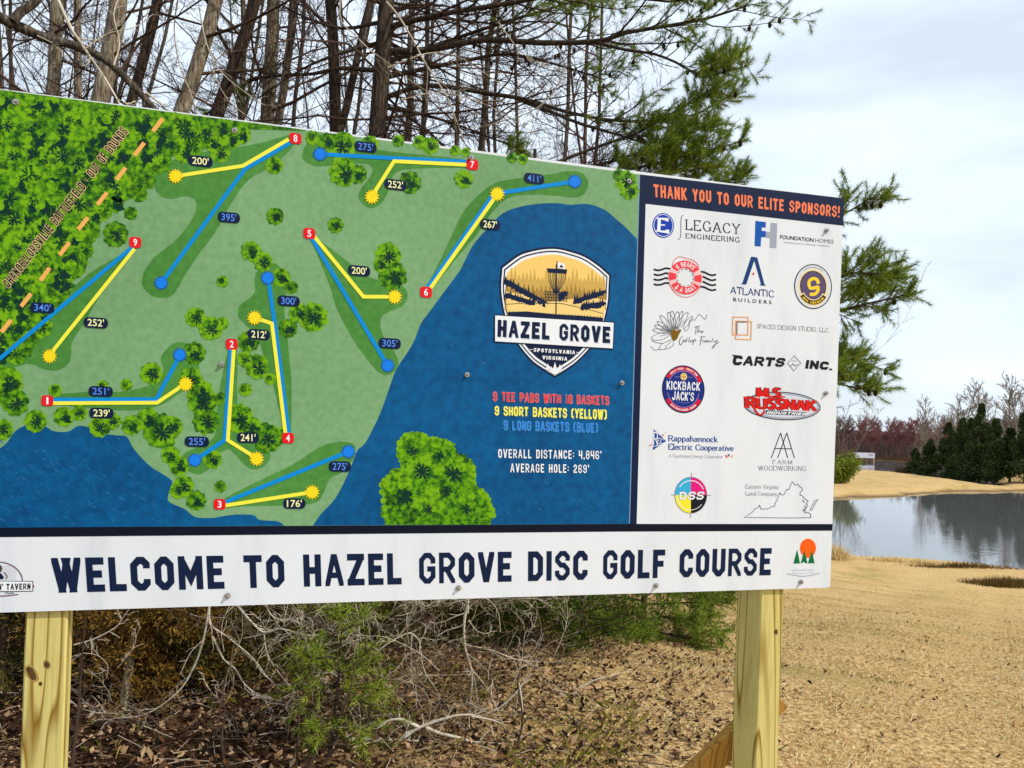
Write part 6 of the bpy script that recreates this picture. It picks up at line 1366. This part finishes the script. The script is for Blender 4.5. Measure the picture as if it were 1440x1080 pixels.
# leaning shrub and green bush by the pond, beside the board's right edge
place_far('shrub', 1178, 690, 60, 1.0, 'reddish leafless shrub fanning up from the pond bank beside the board', None, M_FARTW, M_FARTW, (7.4, 2.2, 5, .1, .016, 6, 9, .75, (5, 6)))
def shore_bush():
    b = at(1182, 690, 58.5); g = np.array([b[0], b[1], float(land_z(b[0], b[1]))]); t = empty('shore_bush', g, 'yellow green evergreen bush on the pond bank beside the board', 'bush')
    S = Tubes(); rr = random.Random(6); P = []
    for k in range(16):
        a = rr.uniform(0, 6.28); Q, q = limb(g, (math.cos(a) * .8, math.sin(a) * .8, rr.uniform(.4, 1.3)), rr.uniform(1.4, 2.6), .03, 6, .1, .03, 0, rr, .3); S.add(Q, q, 4); P += list(Q[2:])
    S.build('stems', M_TWIG, t); P = np.array(P); m = 60; C = np.repeat(P, m, 0) + fn.normal(0, .22, (len(P) * m, 3)); C[:, 2] = np.maximum(C[:, 2], g[2] + .05)
    d = fn.normal(0, 1, C.shape); d /= np.linalg.norm(d, axis=1)[:, None]; s = np.cross(d, fn.normal(0, 1, C.shape)); s /= np.linalg.norm(s, axis=1)[:, None]; L = fn.uniform(.1, .22, (len(C), 1))
    v = np.stack([C, C + d * L * .5 + s * L * .3, C + d * L, C + d * L * .5 - s * L * .3], 1).reshape(-1, 3); mesh_obj('foliage', v, np.arange(len(v)).reshape(-1, 4), M_YEW, t)
shore_bush()
# white banner sign across the water
def banner():
    dep = 112.0; a, b = at(1201, 636, dep), at(1230, 644.5, dep); g = at(1215, 655, dep); g[2] = float(land_z(g[0], g[1]))
    t = empty('banner_sign', g, 'small white banner sign on two posts far across the water', 'sign')
    x = (b - a)[:2]; wlen = np.hypot(*x); u = np.array([x[0], x[1], 0]) / wlen; n = np.array([-u[1], u[0], 0]) * .04
    z0, z1 = b[2], a[2]; M = noise_mat('banner_white', [rgb(222, 216, 222), rgb(236, 232, 236)], nscale=.6); MR = noise_mat('banner_print', [rgb(170, 120, 130), rgb(190, 150, 160)], nscale=3)
    def bx(p, l, za, zb, th, m, nm):
        c = [p + n * (-th), p + u * l + n * (-th), p + u * l + n * th, p + n * th]; v = [(q[0], q[1], za) for q in c] + [(q[0], q[1], zb) for q in c]
        return mesh_obj(nm, v, [(3, 2, 1, 0), (4, 5, 6, 7), (0, 1, 5, 4), (1, 2, 6, 5), (2, 3, 7, 6), (3, 0, 4, 7)], m, t)
    a0 = np.array([a[0], a[1], 0]); bx(a0, wlen, z0, z1, .5, M, 'panel')
    for f in (.0, .96): bx(a0 + u * wlen * f + n * 3, .12, g[2] - .3, z1 - .1, 1.2, M_POST, 'post')
    bx(a0 + u * wlen * .72 - n * 1.0, wlen * .2, z1 - .35, z1 - .2, .3, MR, 'printed_mark')
banner()
# rough grass on the near bank
def tussock(px, py, n, w, d_, h, label, seed, mats):
    nr = np.random.default_rng(seed); z = -2.6
    for _ in range(4):
        p = onz(px, py, z); z = float(land_z(p[0], p[1]))
    g = np.array([p[0], p[1], z]); ux = np.array([RT[0], RT[1]]) / np.hypot(RT[0], RT[1]); uy = np.array([-ux[1], ux[0]])
    a, b = np.clip(nr.normal(0, .42, n), -1, 1) * w, np.clip(nr.normal(0, .42, n), -1, 1) * d_
    X = g[0] + ux[0] * a + uy[0] * b; Y = g[1] + ux[1] * a + uy[1] * b; Z = land_z(X, Y) - .02; hh = h * (1 - (a / w) ** 2) * nr.uniform(.5, 1.1, n); az = nr.uniform(0, 6.28, n); L = hh * nr.uniform(.2, .9, n)
    bx, by = np.cos(az + 1.57) * .012, np.sin(az + 1.57) * .012
    v = np.stack([np.stack([X - bx, Y - by, Z], -1), np.stack([X + bx, Y + by, Z], -1), np.stack([X + np.cos(az) * L, Y + np.sin(az) * L, Z + hh], -1)], 1).reshape(-1, 3)
    o = mesh_obj('grass_tussock', v, np.arange(len(v)).reshape(-1, 3), mats, origin=tuple(g)); tag(o, label, 'grass tussock', 'rough tussocks on the near bank')
M_DKS = noise_mat('dead_sedge', [rgb(58, 46, 20), rgb(104, 82, 38), rgb(150, 118, 62)], nscale=1, island=.7)
tussock(1412, 823, 2600, 1.5, .5, .22, 'low dark olive tussock on the field near the right edge', 1, M_DKS)
tussock(1176, 784, 700, .5, .4, .5, 'tawny tuft at the waterline beside the board', 2, M_STRAW)
tussock(1262, 790, 900, 2.2, .3, .2, 'thin rim of tawny grass along the near waterline', 3, M_STRAW)
tussock(1350, 797, 900, 2.4, .3, .2, 'brown rim of rough grass at the waterline further right', 4, M_DKS)
# brushy ground cover at the foot of the cedars
n = 42000; pxs = fn.uniform(1262, 1560, n); r = fn.uniform(67, 92, n); P = np.array([RT * ((x - PX0) / FPX) + FW for x in pxs]) * r[:, None] + CAM
X, Y = P[:, 0], P[:, 1]; k = np.minimum(sdist(POND, X, Y), sdist(POND2, X, Y)) > 3.0 - .0 * X
k &= (r > 76 - (pxs - 1262) * .035); X, Y = X[k], Y[k]; Z = land_z(X, Y); m = len(X); az = fn.uniform(0, 6.28, m); h = fn.uniform(.15, 1, m) ** 2 * (1.0 + 1.9 * (pxs[k] > 1300)); L = h * fn.uniform(.05, .5, m)
bx, by = np.cos(az + 1.57) * .03, np.sin(az + 1.57) * .03
v = np.stack([np.stack([X - bx, Y - by, Z - .05], -1), np.stack([X + bx, Y + by, Z - .05], -1), np.stack([X + np.cos(az) * L, Y + np.sin(az) * L, Z + h], -1)], 1).reshape(-1, 3)
M_BRUSH = noise_mat('far_brush', [rgb(30, 24, 16), rgb(62, 48, 34), rgb(96, 76, 54)], nscale=.6, island=.6)
tag(mesh_obj('undergrowth', v, np.arange(len(v)).reshape(-1, 3), M_BRUSH), 'dark brown brush growing under the cedars beyond the pond', 'undergrowth', kind='stuff')
n = 58000; pxs = fn.uniform(700, 1680, n); r = fn.uniform(121, 150, n); P = np.array([RT * ((x - PX0) / FPX) + FW for x in pxs]) * r[:, None] + CAM
X, Y = P[:, 0], P[:, 1]; Z = land_z(X, Y); m = len(X); az = fn.uniform(0, 6.28, m); h = fn.uniform(.3, 1.0, m) ** 1.5 * np.where(r > 128, 4.2, 2.2); L = h * fn.uniform(.05, .4, m); bx, by = np.cos(az + 1.57) * .03, np.sin(az + 1.57) * .03
v = np.stack([np.stack([X - bx, Y - by, Z - .05], -1), np.stack([X + bx, Y + by, Z - .05], -1), np.stack([X + np.cos(az) * L, Y + np.sin(az) * L, Z + h], -1)], 1).reshape(-1, 3)
M_BRUSH2 = noise_mat('far_thicket', [rgb(70, 54, 48), rgb(112, 88, 80), rgb(148, 122, 112)], nscale=.12, island=.4)
tag(mesh_obj('undergrowth', v, np.arange(len(v)).reshape(-1, 3), M_BRUSH2), 'reddish brown thicket standing under the trees of the far shore', 'thicket', kind='stuff')
